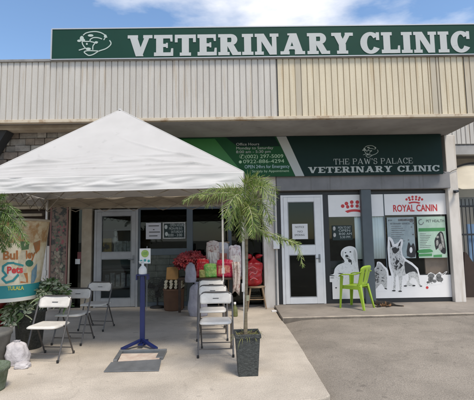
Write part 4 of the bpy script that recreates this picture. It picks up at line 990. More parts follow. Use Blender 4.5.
lx, ly = -3.03, 5.12
gp = thing('plant_pot', 'weathered grey pot cut by the left edge of the view beside the white sack', 'pot', (lx, ly, 0))
MB().lathe([(.0, 0), (.17, 0), (.22, .36), (.235, .37), (.235, .42), (.2, .42), (.19, .38), (0, .38)], (lx, ly, 0), 28).build('pot', GREYPOT, gp)
pm2 = thing('palm_tree', 'palm at the left edge with fronds arching over the printed drum', 'palm tree', (lx, ly, .38))
MB().tube([(lx, ly, .3), (lx-.03, ly, 1.0), (lx-.02, ly, 1.75)], .03, 10, r2=.022).build('trunk', TRUNK, pm2)
q0 = Vector((lx-.02, ly, 1.75)); T2 = lambda a, c, dy=0: tuple(atY(a, c, ly+dy))
for i, (pts, L, wd, n, pl, dr_) in enumerate((
    ([T2(2, 200), T2(16, 203, -.1), T2(33, 224, -.15)], .2, .016, 44, .9, .5),
    ([T2(4, 216, -.1), T2(20, 221, -.2), T2(36, 246, -.3)], .2, .018, 46, .8, .5),
    ([T2(-6, 196, -.1), T2(2, 190, -.2), T2(7, 188, -.3)], .17, .016, 34, 1.0, .3),
    ([T2(-2, 222, -.2), T2(8, 232, -.3), T2(14, 250, -.35)], .18, .016, 40, 1.0, .4),
    ([T2(-30, 190, -.1), T2(-45, 192, -.2), T2(-60, 210, -.3)], .2, .016, 40, .8, .4),
    ([T2(-24, 196, .3), T2(-20, 190, .5), T2(-16, 206, .7)], .2, .016, 40, .8, .4),
    ([T2(-10, 212, .2), T2(5, 208, .3), T2(20, 236, .35)], .2, .016, 44, 1, .4),
    ([T2(0, 208, -.1), T2(12, 212, -.2), T2(24, 232, -.25)], .2, .016, 44, 1, .5),
    ([T2(-4, 226, -.25), T2(10, 226, -.4), T2(26, 250, -.5)], .19, .016, 44, 1, .5),
    ([T2(-8, 232, -.1), T2(2, 238, -.15), T2(6, 256, -.2)], .18, .016, 40, 1, .5))):
    frond(pm2, q0, [tuple(Vector((q0.x-.02, ly, 1.66)).lerp(Vector(v), .82)) for v in pts], L*.52, wd*.62, (LEAFP, LEAFS), int(n*1.6), pl*1.35, dr_*.7, seed=i+31)
# second low pot at the frame's corner
l2 = thing('plant_pot', 'low mossy pot at the bottom left corner in front of the grey pot', 'pot', (-2.53, 4.3, 0))
MB().lathe([(0, 0), (.13, 0), (.135, .02), (.16, .2), (.175, .2), (.175, .25), (.15, .25), (.14, .22), (0, .22)], (-2.53, 4.3, 0), 26).build('pot', mat('mossy_pot', (.17, .2, .15), .9, c2=(.08, .11, .06), scale=16, bump=.5), l2)

# shrub in its dark pot
hx, hy = -2.97, 5.95
sp_ = thing('plant_pot', 'matt black pot holding the leafy shrub behind the front left chair', 'pot', (hx, hy, 0))
MB().lathe([(0, 0), (.165, 0), (.205, .5), (.22, .5), (.22, .56), (.19, .56), (.18, .52), (0, .52)], (hx, hy, 0), 28).build('pot', BLACKPOT, sp_)
sh = thing('shrub', 'bushy variegated shrub spilling left out of the matt black pot', 'plant', (hx, hy, .5))
rnd = random.Random(9); stems = MB(); lv = MB()
tips = []
for i in range(58):
    a = rnd.uniform(0, 6.28); e = rnd.uniform(.12, .48)
    tx_, tz = hx+.30+e*math.cos(a)*.55, .52+rnd.uniform(.05, .42)*(1-.5*e)
    if i % 2 == 0: tx_ = hx+.12-rnd.uniform(.0, .5); tz = .5+rnd.uniform(-.16, .14)
    ty_ = hy+e*math.sin(a)*.7-.05; mid = ((hx+tx_)/2, (hy+ty_)/2, max(.6, min(.66 if tx_ < -2.8 else 9, tz*.75+.2))); sp2 = spline([Vector((hx, hy, .5)), Vector(mid), Vector((tx_, ty_, tz))], 6)
    stems.tube(sp2, .006, 5, r2=.002); tips.append(sp2)
for sp2 in tips:
    for k in range(5, len(sp2)):
        for _ in range(4):
            p_ = sp2[k]; d_ = Vector((rnd.gauss(0, 1), rnd.gauss(0, 1), rnd.gauss(.3, .7))); lv.cur = rnd.choice((0, 1, 1))
            leaflet(lv, p_+d_*.015, d_, Vector((rnd.gauss(0, 1), rnd.gauss(0, 1), 1)), rnd.uniform(.06, .11), rnd.uniform(.03, .055), .3)
stems.build('stem', TRUNK, sh); lv.build('foliage', [LEAFS, LEAFV], sh)

# white sack
def sack(name, label, x, y, z, w_, d_, h, m_, cat='sack', lean=(0, 0), tie=True, seed=0, slump=1.0):
    t = thing(name, label, cat, (x, y, z)); b = MB(); P0_ = [(0, 0), (.42, .0), (.5, .05), (.54, .2), (.52, .45), (.48, .7), (.42, .86), (.3, .95), (.16, 1.0), (0, 1.0)]; prof = [tuple(v) for v in spline([Vector(v) for v in P0_], 3)]
    n = 48; vs = []
    for (r_, zz) in prof:
        for k in range(n):
            a = 2*math.pi*k/n; c, s_ = math.cos(a), math.sin(a); sq = 1/(abs(c)**3.2+abs(s_)**3.2)**(1/3.2)
            j = 1+.16*mnoise.noise(Vector((c*1.7+seed, s_*1.7, zz*3.1)))-.13*abs(mnoise.noise(Vector((c*3.2, s_*3.2+seed, zz*4.5))))-.08*abs(mnoise.noise(Vector((c*7, s_*7+seed, zz*9))))
            vs.append((x+r_*w_*c*sq*j+lean[0]*zz, y+r_*d_*s_*sq*j+lean[1]*zz, z+zz*h*(1+.05*mnoise.noise(Vector((c*2, s_*2, seed))))))
    b.add(vs, [(i*n+k, i*n+(k+1) % n, (i+1)*n+(k+1) % n, (i+1)*n+k) for i in range(len(prof)-1) for k in range(n)], True)
    b.build('bag', m_, t)
    if tie:
        top = MB(); vs = []
        for i, (r_, zz) in enumerate(((.12, .0), (.1, .04), (.17, .09), (.15, .1))):
            for k in range(16):
                a = 2*math.pi*k/16; j = 1+.3*math.sin(k*2.4+seed)
                vs.append((x+lean[0]+r_*w_*math.cos(a)*j, y+lean[1]+r_*d_*math.sin(a)*j, z+h*.985+zz*h*.8))
        top.add(vs, [(i*16+k, i*16+(k+1) % 16, (i+1)*16+(k+1) % 16, (i+1)*16+k) for i in range(3) for k in range(16)], True); top.build('neck', m_, t)
    return t
sack('sack', 'crumpled white woven sack on the slab between the grey pot and front left chair', -2.71, 5.17, 0, .25, .22, .27, SACKW, seed=2, lean=(-.03, 0), tie=True)
sack('sack', 'small flat white sack end lying beside the crumpled sack, nearest the chair foot', -2.58, 5.02, 0, .17, .14, .07, SACKW, seed=5, tie=False)

# ------------------------------------------------------------------ printed drum on a red pedestal
dx, dy = -3.215, 5.75
zb0, zt_ = .72, 1.86
dm = thing('printed_drum', 'large tapered drum printed with orange lettering above a teal band at left edge', 'drum', (dx, dy, zb0))
rr = lambda z: .405+.13*(z-zb0)/(zt_-zb0)
DBG = mat('drum_cream_print', (.64, .59, .46), .55, c2=(.52, .42, .25), scale=6, lo=.38, hi=.56)
TEAL = mat('drum_teal', (.02, .24, .26), .5, var=.15); DOR = mat('drum_orange', (.42, .13, .03), .5, c2=(.26, .13, .05), scale=9); DBR = mat('drum_brown', (.50, .40, .26), .7, c2=(.34, .19, .08), scale=7, lo=.42, hi=.55); DYE = mat('drum_yellow', (.5, .48, .1), .5); DW = mat('drum_white', (.66, .64, .58), .5)
DGR = mat('drum_green', (.09, .17, .07), .6, var=.3, scale=8)
b = MB(); lv_ = [(zb0, 0), (zb0+.045, 1), (zb0+.2, 2), (1.42, 3), (zt_, 0)]
def ringv(z, e=0): return [(dx+(rr(z)+e)*math.cos(2*math.pi*k/48), dy+(rr(z)+e)*math.sin(2*math.pi*k/48), z) for k in range(48)]
for i, (za, zb_, mi) in enumerate(((zb0, zb0+.05, 1), (zb0+.05, zb0+.22, 2), (zb0+.22, 1.5, 0), (1.5, zt_-.06, 3))):
    b.cur = mi; b.add(ringv(za)+ringv(zb_), [(k, (k+1) % 48, 48+(k+1) % 48, 48+k) for k in range(48)], True)
b.cur = 3; b.add(ringv(zt_-.06)+ringv(zt_-.06, -.02)+ringv(.8, -.02), [(k, (k+1) % 48, 48+(k+1) % 48, 48+k) for k in range(48)]+[(48+k, 48+(k+1) % 48, 96+(k+1) % 48, 96+k) for k in range(48)], True)
b.cur = 1; b.add(ringv(zb0), [list(range(47, -1, -1))])
b.build('drum_shell', [DBG, DW, TEAL, DBR], dm)
MB().tube(ringv(zt_-.05, .0)+ringv(zt_-.05, 0)[:1], .018, 8, caps=False).build('rim', WALLB, dm)
def dpt(a, c, e=.004):          # point of the drum skin seen at a pixel
    d_ = ray(a, c); o_ = Vector((0, 0, CAMH)); y_ = 5.0
    for _ in range(600):
        p_ = o_+d_*(y_/d_.y)
        if (p_.x-dx)**2+(p_.y-dy)**2 <= (rr(p_.z)+e)**2: return p_
        y_ += .003
    return o_+d_*(5.5/d_.y)
def dskin(name, m_, polys, e=.004):
    b = MB()
    for k, poly in enumerate(polys):
        vs = [dpt(a, c, e+.0006*k) for a, c in poly]; ctr = sum(vs, Vector())/len(vs); n = len(vs)
        if len(poly) > 4: ct = dpt(sum(a for a, c in poly)/n, sum(c for a, c in poly)/n, e+.0006*k+.001); b.add(vs+[ct], [(i, (i+1) % n, n) for i in range(n)])
        else: b.add(vs, [list(range(n))])
    return b.build(name, m_, dm)
zd_ = lambda p: zoompts(p, 0, 240, 6.46)
def strokes(pts, w_): 
    out = []
    for i in range(len(pts)-1):
        a = Vector(pts[i]); c = Vector(pts[i+1]); t = (c-a).normalized(); nn = Vector((-t.y, t.x))*w_/2; a2 = a-t*w_*.2; c2_ = c+t*w_*.2
        out.append([tuple(a2-nn), tuple(c2_-nn), tuple(c2_+nn), tuple(a2+nn)])
    return out
def dtext(name, t_, m_, x0, x1, yb, h, e_, slope=0.0):
    cu = bpy.data.curves.new('t', 'FONT'); cu.body = t_; cu.size = 1; cu.offset = .035; cu.resolution_u = 3
    t = bpy.data.objects.new('t', cu); COL.objects.link(t); bpy.context.view_layer.update()
    me = bpy.data.meshes.new_from_object(t.evaluated_get(bpy.context.evaluated_depsgraph_get()))
    bpy.data.objects.remove(t); bpy.data.curves.remove(cu)
    xs2 = [v.co.x for v in me.vertices]; k0, k1 = min(xs2), max(xs2); b = MB()
    vs = [dpt(x0+(v.co.x-k0)/(k1-k0)*(x1-x0), yb-v.co.y*h+slope*(v.co.x-k0)/(k1-k0), e_) for v in me.vertices]
    b.add(vs, [list(p_.vertices) for p_ in me.polygons]); o = b.build(name, m_, dm); bpy.data.meshes.remove(me); return o
dtext('orange_lettering', 'Bul', DOR, 3, 18, 259.5, 12, .005, -.5)
dtext('orange_lettering', 'ley', DOR, 26, 35.5, 258.5, 11, .006, -.8)
sw = [(45, 150), (22, 165), (15, 200), (40, 235), (30, 255), (60, 262), (100, 235), (120, 215)]
dskin('swirl', TEAL, strokes(zd_([(90, 148), (50, 150), (20, 170), (18, 200), (42, 228), (14, 250), (40, 276), (85, 262), (118, 225)]), 2.2)+strokes(zd_([(95, 152), (130, 160), (150, 165)]), 1.8), .004)
dskin('emblem_fill', DW, [zd_(q_) for q_ in ([(35, 172), (60, 160), (130, 172), (126, 210), (80, 240), (45, 215)],)], .003)
dtext('red_lettering', 'Pets', RED, 7, 23, 273.5, 9.5, .008, -1)
dskin('teal_dome', mat('drum_dark_green', (.02, .13, .09), .5), [zd_(disc((190, 150), 26, 22, 14))], .004)
dskin('beige_figure', CREAM, [zd_([(115, 115), (140, 70), (165, 70), (172, 180), (168, 280), (128, 280), (120, 200)])], .0035)
dskin('orange_patch', DOR, [zd_([(130, 215), (178, 212), (182, 275), (132, 278)]), zd_([(215, 20), (262, 0), (258, 60), (232, 90)])], .006)
dskin('blue_patch', mat('drum_blue', (.08, .2, .3), .5, c2=(.2, .28, .3), scale=20), [zd_([(205, 200), (240, 150), (236, 240), (220, 275), (200, 280)])], .004)
dtext('yellow_lettering', 'TULALA', DYE, 7.5, 24, 290.2, 5.2, .006, -.6)
dskin('green_patch', DGR, [zd_([(130, 8), (190, 10), (185, 60), (140, 66)])], .005)
rp = thing('pedestal', 'dark red pedestal under the printed drum at the left edge', 'pedestal', (dx, dy, 0))
MB().lathe([(.0, 0), (.16, 0), (.16, .03), (.10, .05), (.10, .60), (.2, .718), (0, .718)], (dx-.19, dy+.10, 0), 28).build('post', mat('dark_red_paint', (.2, .012, .014), .5, var=.2), rp)

# ------------------------------------------------------------------ goods in front of the left window
def crate_box(name, label, cat, a, b_, m_, bevel=.01):
    return tag(MB().box(a, b_).build(name, m_, bevel=bevel), label, cat)
gx_ = lambda a, c, y: atY(a, c, y)
Yb = 8.65
p_, q_ = gx_(162, 291, Yb), gx_(182.5, 313, Yb)
bt = thing('brown_basket', 'tall brown basket of cream rolls left of the white sacks', 'basket', ((p_.x+q_.x)/2, Yb+.2, 0))
MB().lathe([(0, 0), (.19, 0), (.205, .03), (.22, .42), (.23, .43), (.23, .46), (.2, .46), (.19, .42), (0, .42)], ((p_.x+q_.x)/2, Yb+.22, 0), 26, sx=1.02).build('basket', BROWN, bt)
rnd = random.Random(3)
for j in range(3):
    for i in range(4):
        x = p_.x+.02+.055+i*.105; z = .50+j*.06
        rl = MB(); rl.tube([(x+rnd.uniform(-.01, .01), Yb+.02, z), (x+rnd.uniform(-.02, .02), Yb+.36, z+.005)], .033, 10)
        tag(rl.build('cloth_roll', CREAM), 'cream rolled cloth stacked in the brown basket', 'cloth roll', 'cream rolls in the brown basket')
pb = thing('paper_bag', 'tan paper bag sitting on top of the cream rolls', 'bag', ((p_.x+q_.x)/2+.02, Yb+.2, .65))
a_, c_ = gx_(166, 270, Yb+.1), gx_(178.5, 282, Yb+.1)
MB().add([(a_.x, Yb+.08, .657), (c_.x, Yb+.08, .657), (c_.x, Yb+.26, .657), (a_.x, Yb+.26, .657), (a_.x+.01, Yb+.13, .92), (c_.x-.005, Yb+.13, .93), (c_.x-.005, Yb+.19, .93), (a_.x+.01, Yb+.19, .91)], [(3, 2, 1, 0), (4, 5, 6, 7), (0, 1, 5, 4), (1, 2, 6, 5), (2, 3, 7, 6), (3, 0, 4, 7)]).build('bag', ORANGE, pb, bevel=.01)
wx = (gx_(189, 300, 8.1).x+gx_(205, 300, 8.1).x)/2
sack('sack', 'tall pale lavender sack standing on the floor behind the right row of chairs', wx+.02, 8.15, 0, .36, .28, .62, SACKG, seed=8, lean=(-.02, 0), tie=True)
sack('sack', 'grey upright sack resting on top of the tall pale lavender sack', gx_(190.5, 270, 8.2).x, 8.22, .65, .21, .19, .37, SACKG, seed=11, tie=True)
# low dark table carrying bright bags
tb = thing('display_table', 'low dark table carrying red and green bags behind the right row of chairs', 'table', (-.45, 8.75, 0))
MB().box((-1.2, 8.5, .66), (.28, 9.1, .70)).build('tabletop', DWOOD, tb, bevel=.005)
for x in (-1.16, .24):
    for y in (8.54, 9.06): MB().box((x-.025, y-.025, 0), (x+.025, y+.025, .66)).build('leg', DWOOD, tb)
def crumple(name, label, cat, c, r, m_, seed, n=56, jit=.5):
    b = MB(); mm = 36; vs = []
    for i in range(mm+1):
        th = math.pi*i/mm
        for k in range(n):
            a = 2*math.pi*k/n; d_ = Vector((math.sin(th)*math.cos(a), math.sin(th)*math.sin(a), -math.cos(th)))
            q_ = 1+jit*.5*mnoise.noise(d_*1.8+Vector((seed, 0, 0)))+jit*.4*abs(mnoise.noise(d_*4.5+Vector((0, seed, 0))))+jit*.34*abs(mnoise.noise(d_*9+Vector((0, 0, seed))))
            e = lambda t: math.copysign(abs(t)**.75, t)
            vs.append((c[0]+r[0]*e(d_.x)*q_, c[1]+r[1]*e(d_.y)*q_, max(c[2]-r[2], c[2]+r[2]*e(d_.z)*q_)))
    b.add(vs, [(i*n+k, i*n+(k+1) % n, (i+1)*n+(k+1) % n, (i+1)*n+k) for i in range(mm) for k in range(n)], True)
    return tag(b.build(name, m_), label, cat)
def flowers(name, label, x, y, z, w_, h, m_, seed, n=60):
    t = thing(name, label, 'flowers', (x, y, z)); rnd = random.Random(seed); b = MB(); g = MB()
    MB().lathe([(0, 0), (.1, 0), (.13, .16), (.14, .16), (.12, .15), (0, .14)], (x, y, z), 18).build('pot', DWOOD, t)
    for i in range(n):
        a = rnd.uniform(0, 6.28); r_ = math.sqrt(rnd.random())*w_; c = Vector((x+r_*math.cos(a), y+r_*math.sin(a)*.6, z+.18+h*rnd.uniform(.15, 1)*(1-.4*(r_/w_)**2)))
        for k in range(7):
            d_ = Vector((math.cos(k*.9+i), -.6+.7*math.sin(k*.9+i), math.sin(k*.9+i)+.2)); leaflet(b, c, d_, Vector((0, -1, .3)), rnd.uniform(.07, .12), rnd.uniform(.04, .06), .2)
        if i % 3 == 0: g.tube([(x, y, z+.12), tuple(c)], .005, 4)
    b.build('petals', m_, t); g.build('stem', LEAFS, t); return t
REDF = mat('red_petals', (.26, .008, .014), .6, c2=(.08, .004, .008), scale=12)
fx = gx_(194, 262, 8.8)
flowers('red_flowers', 'bunch of dark red flowers on the low table above the grey sack', fx.x-.05, 8.80, .701, .34, .36, REDF, 5, 120)
def pouch(name, label, cat, x, y, z, w_, h, t_, m_, m2=None, seed=0, lean=0.0, rot=0.0):
    """a filled, sealed bag: pillow body with creases, flat crimped top and a printed panel"""
    T = thing(name, label, cat, (x, y, z)); n, mm = 40, 40; b = MB()
    for side in (-1, 1):
        vs = []; fs = []
        for j in range(mm+1):
            v = j/mm
            for i in range(n+1):
                u = i/n*2-1; top = max(0, (v-.82)/.18)
                th = t_*.5*max(0, 1-abs(u)**3.2)**.5*min(1, (v*9+.12))**.5*(1-top**.8*.96)
                cre = .035*mnoise.noise(Vector((u*2+seed, v*2.6, side*3)))-.05*abs(mnoise.noise(Vector((u*3.3+seed, v*3.3, side*5+seed))))-.03*abs(mnoise.noise(Vector((u*8, v*8+seed, side*2))))
                xx = u*w_*.5*(1-.10*math.sin(math.pi*v)*0-.06*top+.05*math.sin(math.pi*v)); yy = side*max(.003, th+cre*(h+w_)*.45*(1-.6*top)*max(0, 1-abs(u)**6)); zz = v*h*(1-.05*u*u*(1 if v > .5 else 0)+.03*mnoise.noise(Vector((u*2, seed, 0)))*v)
                vs.append((x+xx*math.cos(rot)-yy*math.sin(rot)+lean*v, y+yy*math.cos(rot)+xx*math.sin(rot), z+zz))
        k0 = len(vs)
        for j in range(mm):
            for i in range(n): 
                q_ = (j*(n+1)+i, j*(n+1)+i+1, (j+1)*(n+1)+i+1, (j+1)*(n+1)+i); fs.append(q_ if side < 0 else q_[::-1])
        base = len(b.f); b.add(vs, fs, True)
        if m2 and side < 0:
            for j in range(mm):
                for i in range(n):
                    u, v = i/n*2-1, j/mm
                    if .22+.05*math.sin(u*3+seed) < v < .66 and abs(u) < .68: b.mi[base+j*n+i] = 1
    b.build('bag', [m_, m2] if m2 else m_, T); return T
WHT = mat('glossy_white_print', (.6, .57, .55), .4, c2=(.38, .2, .18), scale=20, lo=.36, hi=.46)
PEACH = mat('peach_print', (.58, .28, .18), .4, c2=(.45, .05, .07), scale=16)
zt0_ = .701
c = gx_(202, 266, 8.6); pouch('red_bag', 'glossy red plastic bag among the dark red flowers', 'bag', c.x, 8.62, zt0_, .26, .40, .16, REDB, None, 3, .02, .2)
c = gx_(212.5, 260, 8.85); pouch('floral_bag', 'tall beige floral bag standing behind the green bag', 'bag', c.x, 8.86, zt0_, .29, .78, .16, FLORAL, WHT, 7, .01, -.15)
c = gx_(222, 262, 8.95); pouch('white_bag', 'plain cream feed bag behind the wooden rack bars', 'bag', c.x, 8.98, zt0_, .30, .74, .15, SACKW, PEACH, 27, .0, .05)
c = gx_(211, 273, 8.6); pouch('green_bag', 'bright green plastic bag on the low table', 'bag', c.x, 8.58, zt0_, .27, .30, .15, GREENB, None, 9, -.02, .15)
c = gx_(224, 271, 8.5); pouch('pink_bag', 'red and pink printed bag right of the green bag', 'bag', c.x, 8.58, zt0_, .35, .38, .17, PINKB, PEACH, 12, .02, -.2)
c = gx_(235, 262, 8.6); pouch('clear_bag', 'pale floral plastic bag beside the tent leg', 'bag', c.x, 8.68, zt0_, .27, .68, .16, mat('pale_plastic', (.5, .46, .48), .35, c2=(.3, .2, .22), scale=18, lo=.4, hi=.5), WHT, 15, .0, .2)
c = gx_(203, 278, 8.55); pouch('yellow_bag', 'small yellow green packet behind the rearmost right chair', 'packet', c.x, 8.56, zt0_, .16, .18, .1, mat('olive_packet', (.35, .34, .1), .5, var=.4, scale=20), None, 17, 0, .3)
rk = thing('display_rack', 'thin wooden rack frame rising behind the bags', 'rack', (-.3, 9.1, 0))
r0, r1, rt_ = gx_(218, 250, 9.15), gx_(228, 250, 9.15), gx_(222, 243, 9.15)
MB().tube([(r0.x, 9.15, 0), (r0.x, 9.15, rt_.z)], .014, 8).tube([(r1.x, 9.15, 0), (r1.x, 9.15, rt_.z)], .014, 8).build('post', WOOD, rk)
MB().box((r0.x-.04, 9.12, rt_.z), (r1.x+.04, 9.18, rt_.z+.03)).box((r0.x, 9.13, rt_.z-.25), (r1.x, 9.17, rt_.z-.23)).build('bar', WOOD, rk)
cl = MB(); n = 16; vs = []; x0_, x1_ = gx_(232, 280, 8.4).x, gx_(240, 280, 8.4).x; z1_, z0_ = gx_(236, 262, 8.4).z, gx_(236, 294, 8.4).z
for j in range(9):
    for i in range(n+1):
        u = i/n; v = j/8; vs.append((x0_+(x1_-x0_)*u*(1-.15*v)+.02*math.sin(v*3), 8.42+.025*math.sin(u*14+v*2), z1_+(z0_+.05*math.sin(u*4)-z1_)*v))
cl.add(vs, [(j*(n+1)+i, j*(n+1)+i+1, (j+1)*(n+1)+i+1, (j+1)*(n+1)+i) for j in range(8) for i in range(n)], True)
tag(cl.build('hanging_cloth', FLORAL, solid=.003), 'pale patterned cloth hanging down in front of the table end', 'cloth')
pk = thing('bottle', 'small green and yellow bottle on the floor by the right chairs', 'bottle', (gx_(234, 312, 7.9).x, 8.0, 0))
MB().lathe([(0, 0), (.05, 0), (.055, .02), (.05, .16), (.02, .21), (.02, .24), (0, .24)], (gx_(235, 312, 7.9).x, 8.0, 0), 16).build('body', mat('olive_bottle', (.16, .17, .06), .4, var=.4, scale=20), pk)
MB().lathe([(.023, 0), (.023, .04), (0, .04)], (gx_(235, 312, 7.9).x, 8.0, .235), 12).build('cap', PAPER, pk)

# wooden chair with red bag
wx_, wy_ = .47, 8.95
wch = thing('wooden_chair', 'pale wooden bow-back chair against the white column carrying a red bag', 'chair', (wx_, wy_, 0))
MB().lathe([(0, 0), (.19, 0), (.205, .012), (.2, .035), (0, .035)], (wx_, wy_, .44), 24).build('seat', WOOD, wch)
for sx, sy in ((-1, -1), (1, -1), (1, 1), (-1, 1)):
    MB().tube([(wx_+sx*.13, wy_+sy*.12, .445), (wx_+sx*.2, wy_+sy*.19, 0)], .019, 8, r2=.014).build('leg', WOOD, wch)
MB().tube([(wx_-.17, wy_-.16, .2), (wx_+.17, wy_-.16, .2)], .011, 6).tube([(wx_-.17, wy_+.16, .2), (wx_+.17, wy_+.16, .2)], .011, 6).tube([(wx_-.17, wy_-.16, .24), (wx_-.17, wy_+.16, .24)], .011, 6).tube([(wx_+.17, wy_-.16, .24), (wx_+.17, wy_+.16, .24)], .011, 6).build('stretcher', WOOD, wch)
bw = [(wx_+.17*math.cos(t) if 0 < t < math.pi else wx_+.17*math.cos(t), wy_+.15+.05*math.sin(t), .47+.45*math.sin(t)**.7 if math.sin(t) > 0 else .47) for t in [math.pi*k/16 for k in range(17)]]
MB().tube(bw, .013, 8).build('bow_back', WOOD, wch)
sp3 = MB()
for k in (-2, -1, 0, 1, 2): sp3.tube([(wx_+k*.055, wy_+.15, .47), (wx_+k*.06, wy_+.195, .47+.45*(1-(k*.06/.17)**2)**.4)], .007, 6)
sp3.build('spindle', WOOD, wch)
rb = thing('red_bag', 'large shiny red plastic bag knotted at the top on the wooden chair', 'bag', (wx_-.05, wy_-.03, .475))
b = MB(); n, mm = 44, 40; vs = []
for j in range(mm+1):
    v = j/mm; pr_ = (1-(2*v-.9)**4*.35)*(1 if v < .78 else max(.16, 1-((v-.78)/.22)**.7*.9)) * min(1, .6+v*5)
    for i in range(n):
        a = 2*math.pi*i/n; cx2, sy2 = math.cos(a), math.sin(a); q_ = 1+.12*mnoise.noise(Vector((cx2*1.5, sy2*1.5, v*3+9)))-.16*abs(mnoise.noise(Vector((cx2*3, sy2*3+4, v*4))))-.10*abs(mnoise.noise(Vector((cx2*7, sy2*7, v*7+2))))
        sq = 1/(abs(cx2)**2.8+abs(sy2)**2.8)**(1/2.8); vs.append((wx_-.08+.215*pr_*q_*cx2*sq+.03*v, wy_-.03+.15*pr_*q_*sy2*sq, .476+.64*v))
b.add(vs, [(j*n+k, j*n+(k+1) % n, (j+1)*n+(k+1) % n, (j+1)*n+k) for j in range(mm) for k in range(n)], True); b.add(vs[-n:], [list(range(n))]); b.add(vs[:n], [list(range(n-1, -1, -1))])
b.build('bag', REDB, rb)
ea = MB()
for sx in (-1, 1): 
    for k in range(3): leaflet(ea, Vector((wx_-.05+sx*.05, wy_-.06, 1.08)), Vector((sx*.8+.2*k-.2, -.2, .5+.3*k)), Vector((0, -1, 0)), .2-.02*k, .1, .3)
ea.build('knot', REDB, rb, solid=.004)
pr = MB(); yy = wy_-.19
for pts in ([(-.15, .72), (-.1, .78), (-.02, .75), (.02, .82)], [(-.17, .86), (-.08, .9), (0, .86)], [(-.14, .62), (-.06, .66), (.02, .62)]): 
    sp4 = spline([Vector((wx_+a, yy-.015, c)) for a, c in pts], 5); pr.tube(sp4, .008, 5)
pr.build('print', mat('pink_print', (.5, .2, .2), .5), rb)

# floor fan behind the blue stand
fx_, fz_ = atY(157, 288, 9.15).x, atY(157, 288, 9.15).z
fn = thing('floor_fan', 'black round floor fan with wire guard beside the blue stand', 'fan', (fx_, 9.15, 0))
b = MB(); Rf = .24
for k in range(5): b.tube([(fx_+Rf*(.25+.19*k)*math.cos(t), 9.08-.05*(1-(k/4)**2), fz_+Rf*(.25+.19*k)*math.sin(t)) for t in [2*math.pi*i/28 for i in range(29)]], .004, 5, caps=False)
for k in range(16): t = 2*math.pi*k/16; b.tube([(fx_+.05*math.cos(t), 9.03, fz_+.05*math.sin(t)), (fx_+Rf*1.0*math.cos(t), 9.09, fz_+Rf*1.0*math.sin(t))], .003, 4)
b.build('guard', RUB, fn)
b = MB()
for k in range(3):
    t = 2*math.pi*k/3+.5; u = Vector((math.cos(t), 0, math.sin(t))); v = Vector((-math.sin(t), 0, math.cos(t))); c = Vector((fx_, 9.11, fz_))
    b.add([tuple(c+u*.04-v*.03), tuple(c+u*.04+v*.05+Vector((0, .03, 0))), tuple(c+u*.2+v*.11+Vector((0, .03, 0))), tuple(c+u*.21-v*.04)], [(0, 1, 2, 3)])
b.build('blade', RUB, fn, solid=.004)
MB().tube([(fx_, 9.05, fz_), (fx_, 9.2, fz_)], .05, 14).build('motor', RUB, fn)
MB().tube([(fx_, 9.2, fz_), (fx_, 9.2, .03)], .018, 8).lathe([(0, 0), (.17, 0), (.16, .025), (.04, .05), (0, .05)], (fx_, 9.2, 0), 20).build('stand', RUB, fn)

# shelf seen through the left door
YI_ = 9.68
ib = thing('interior_shelf', 'dim shelf unit seen through the glass of the silver grey door', 'shelf', (-2.85, YI_+.2, 0))
i0_, i1_ = atY(98, 250, YI_).x, atY(136, 250, YI_).x
s_ = MB(); s_.box((i0_, YI_+.3, .02), (i1_, YI_+.32, 2.0))
zsh = atY(116, 252, YI_).z
for z in (.4, .8, zsh-.03, 1.75): s_.box((i0_, YI_-.02, z), (i1_, YI_+.3, z+.03))
s_.build('shelving', mat('grey_shelf', (.13, .135, .14), .7), ib)
p_, q_ = atY(103, 238.5, YI_), atY(111, 252, YI_)
tag(MB().box((p_.x, YI_, zsh+.001), (q_.x, YI_+.1, p_.z)).build('carton', mat('yellow_carton', (.5, .33, .08), .6, c2=(.06, .05, .04), scale=7, lo=.42, hi=.5)), 'yellow carton with dark print on the shelf behind the silver grey door', 'box')
for i in range(4):
    p_, q_ = atY(115.5+3.8*i, 241, YI_), atY(118.8+3.8*i, 252, YI_)
    tag(MB().box((p_.x, YI_, zsh+.001), (q_.x, YI_+.08, p_.z)).build('packet', mat('grey_packet', (.4, .42, .42), .6, c2=(.15, .16, .16), scale=15)), 'grey packet in the row on the shelf behind the silver grey door', 'packet', 'grey packets behind the door')
for i in range(5):
    p_ = atY(105+5.4*i, 270, YI_)
    tag(MB().box((p_.x, YI_, .431), (p_.x+.1, YI_+.1, .431+.28+.04*(i % 2))).build('folder', mat('pale_folder', (.3, .3, .3), .6, c2=(.12, .12, .12), scale=12)), 'pale folder standing on the lowest shelf behind the silver grey door', 'folder', 'folders behind the door')
p_ = atY(114.5, 240, YI_)
tag(MB().ball((p_.x, YI_+.05, zsh+.28), (.06, .05, .09), jit=.5).ball((p_.x+.01, YI_+.05, zsh+.45), (.04, .04, .09), jit=.5).lathe([(0, 0), (.035, 0), (.02, .2), (0, .2)], (p_.x, YI_+.05, zsh+.001), 10).build('ornament', PAPER), 'white lumpy ornament on the shelf behind the silver grey door', 'ornament')

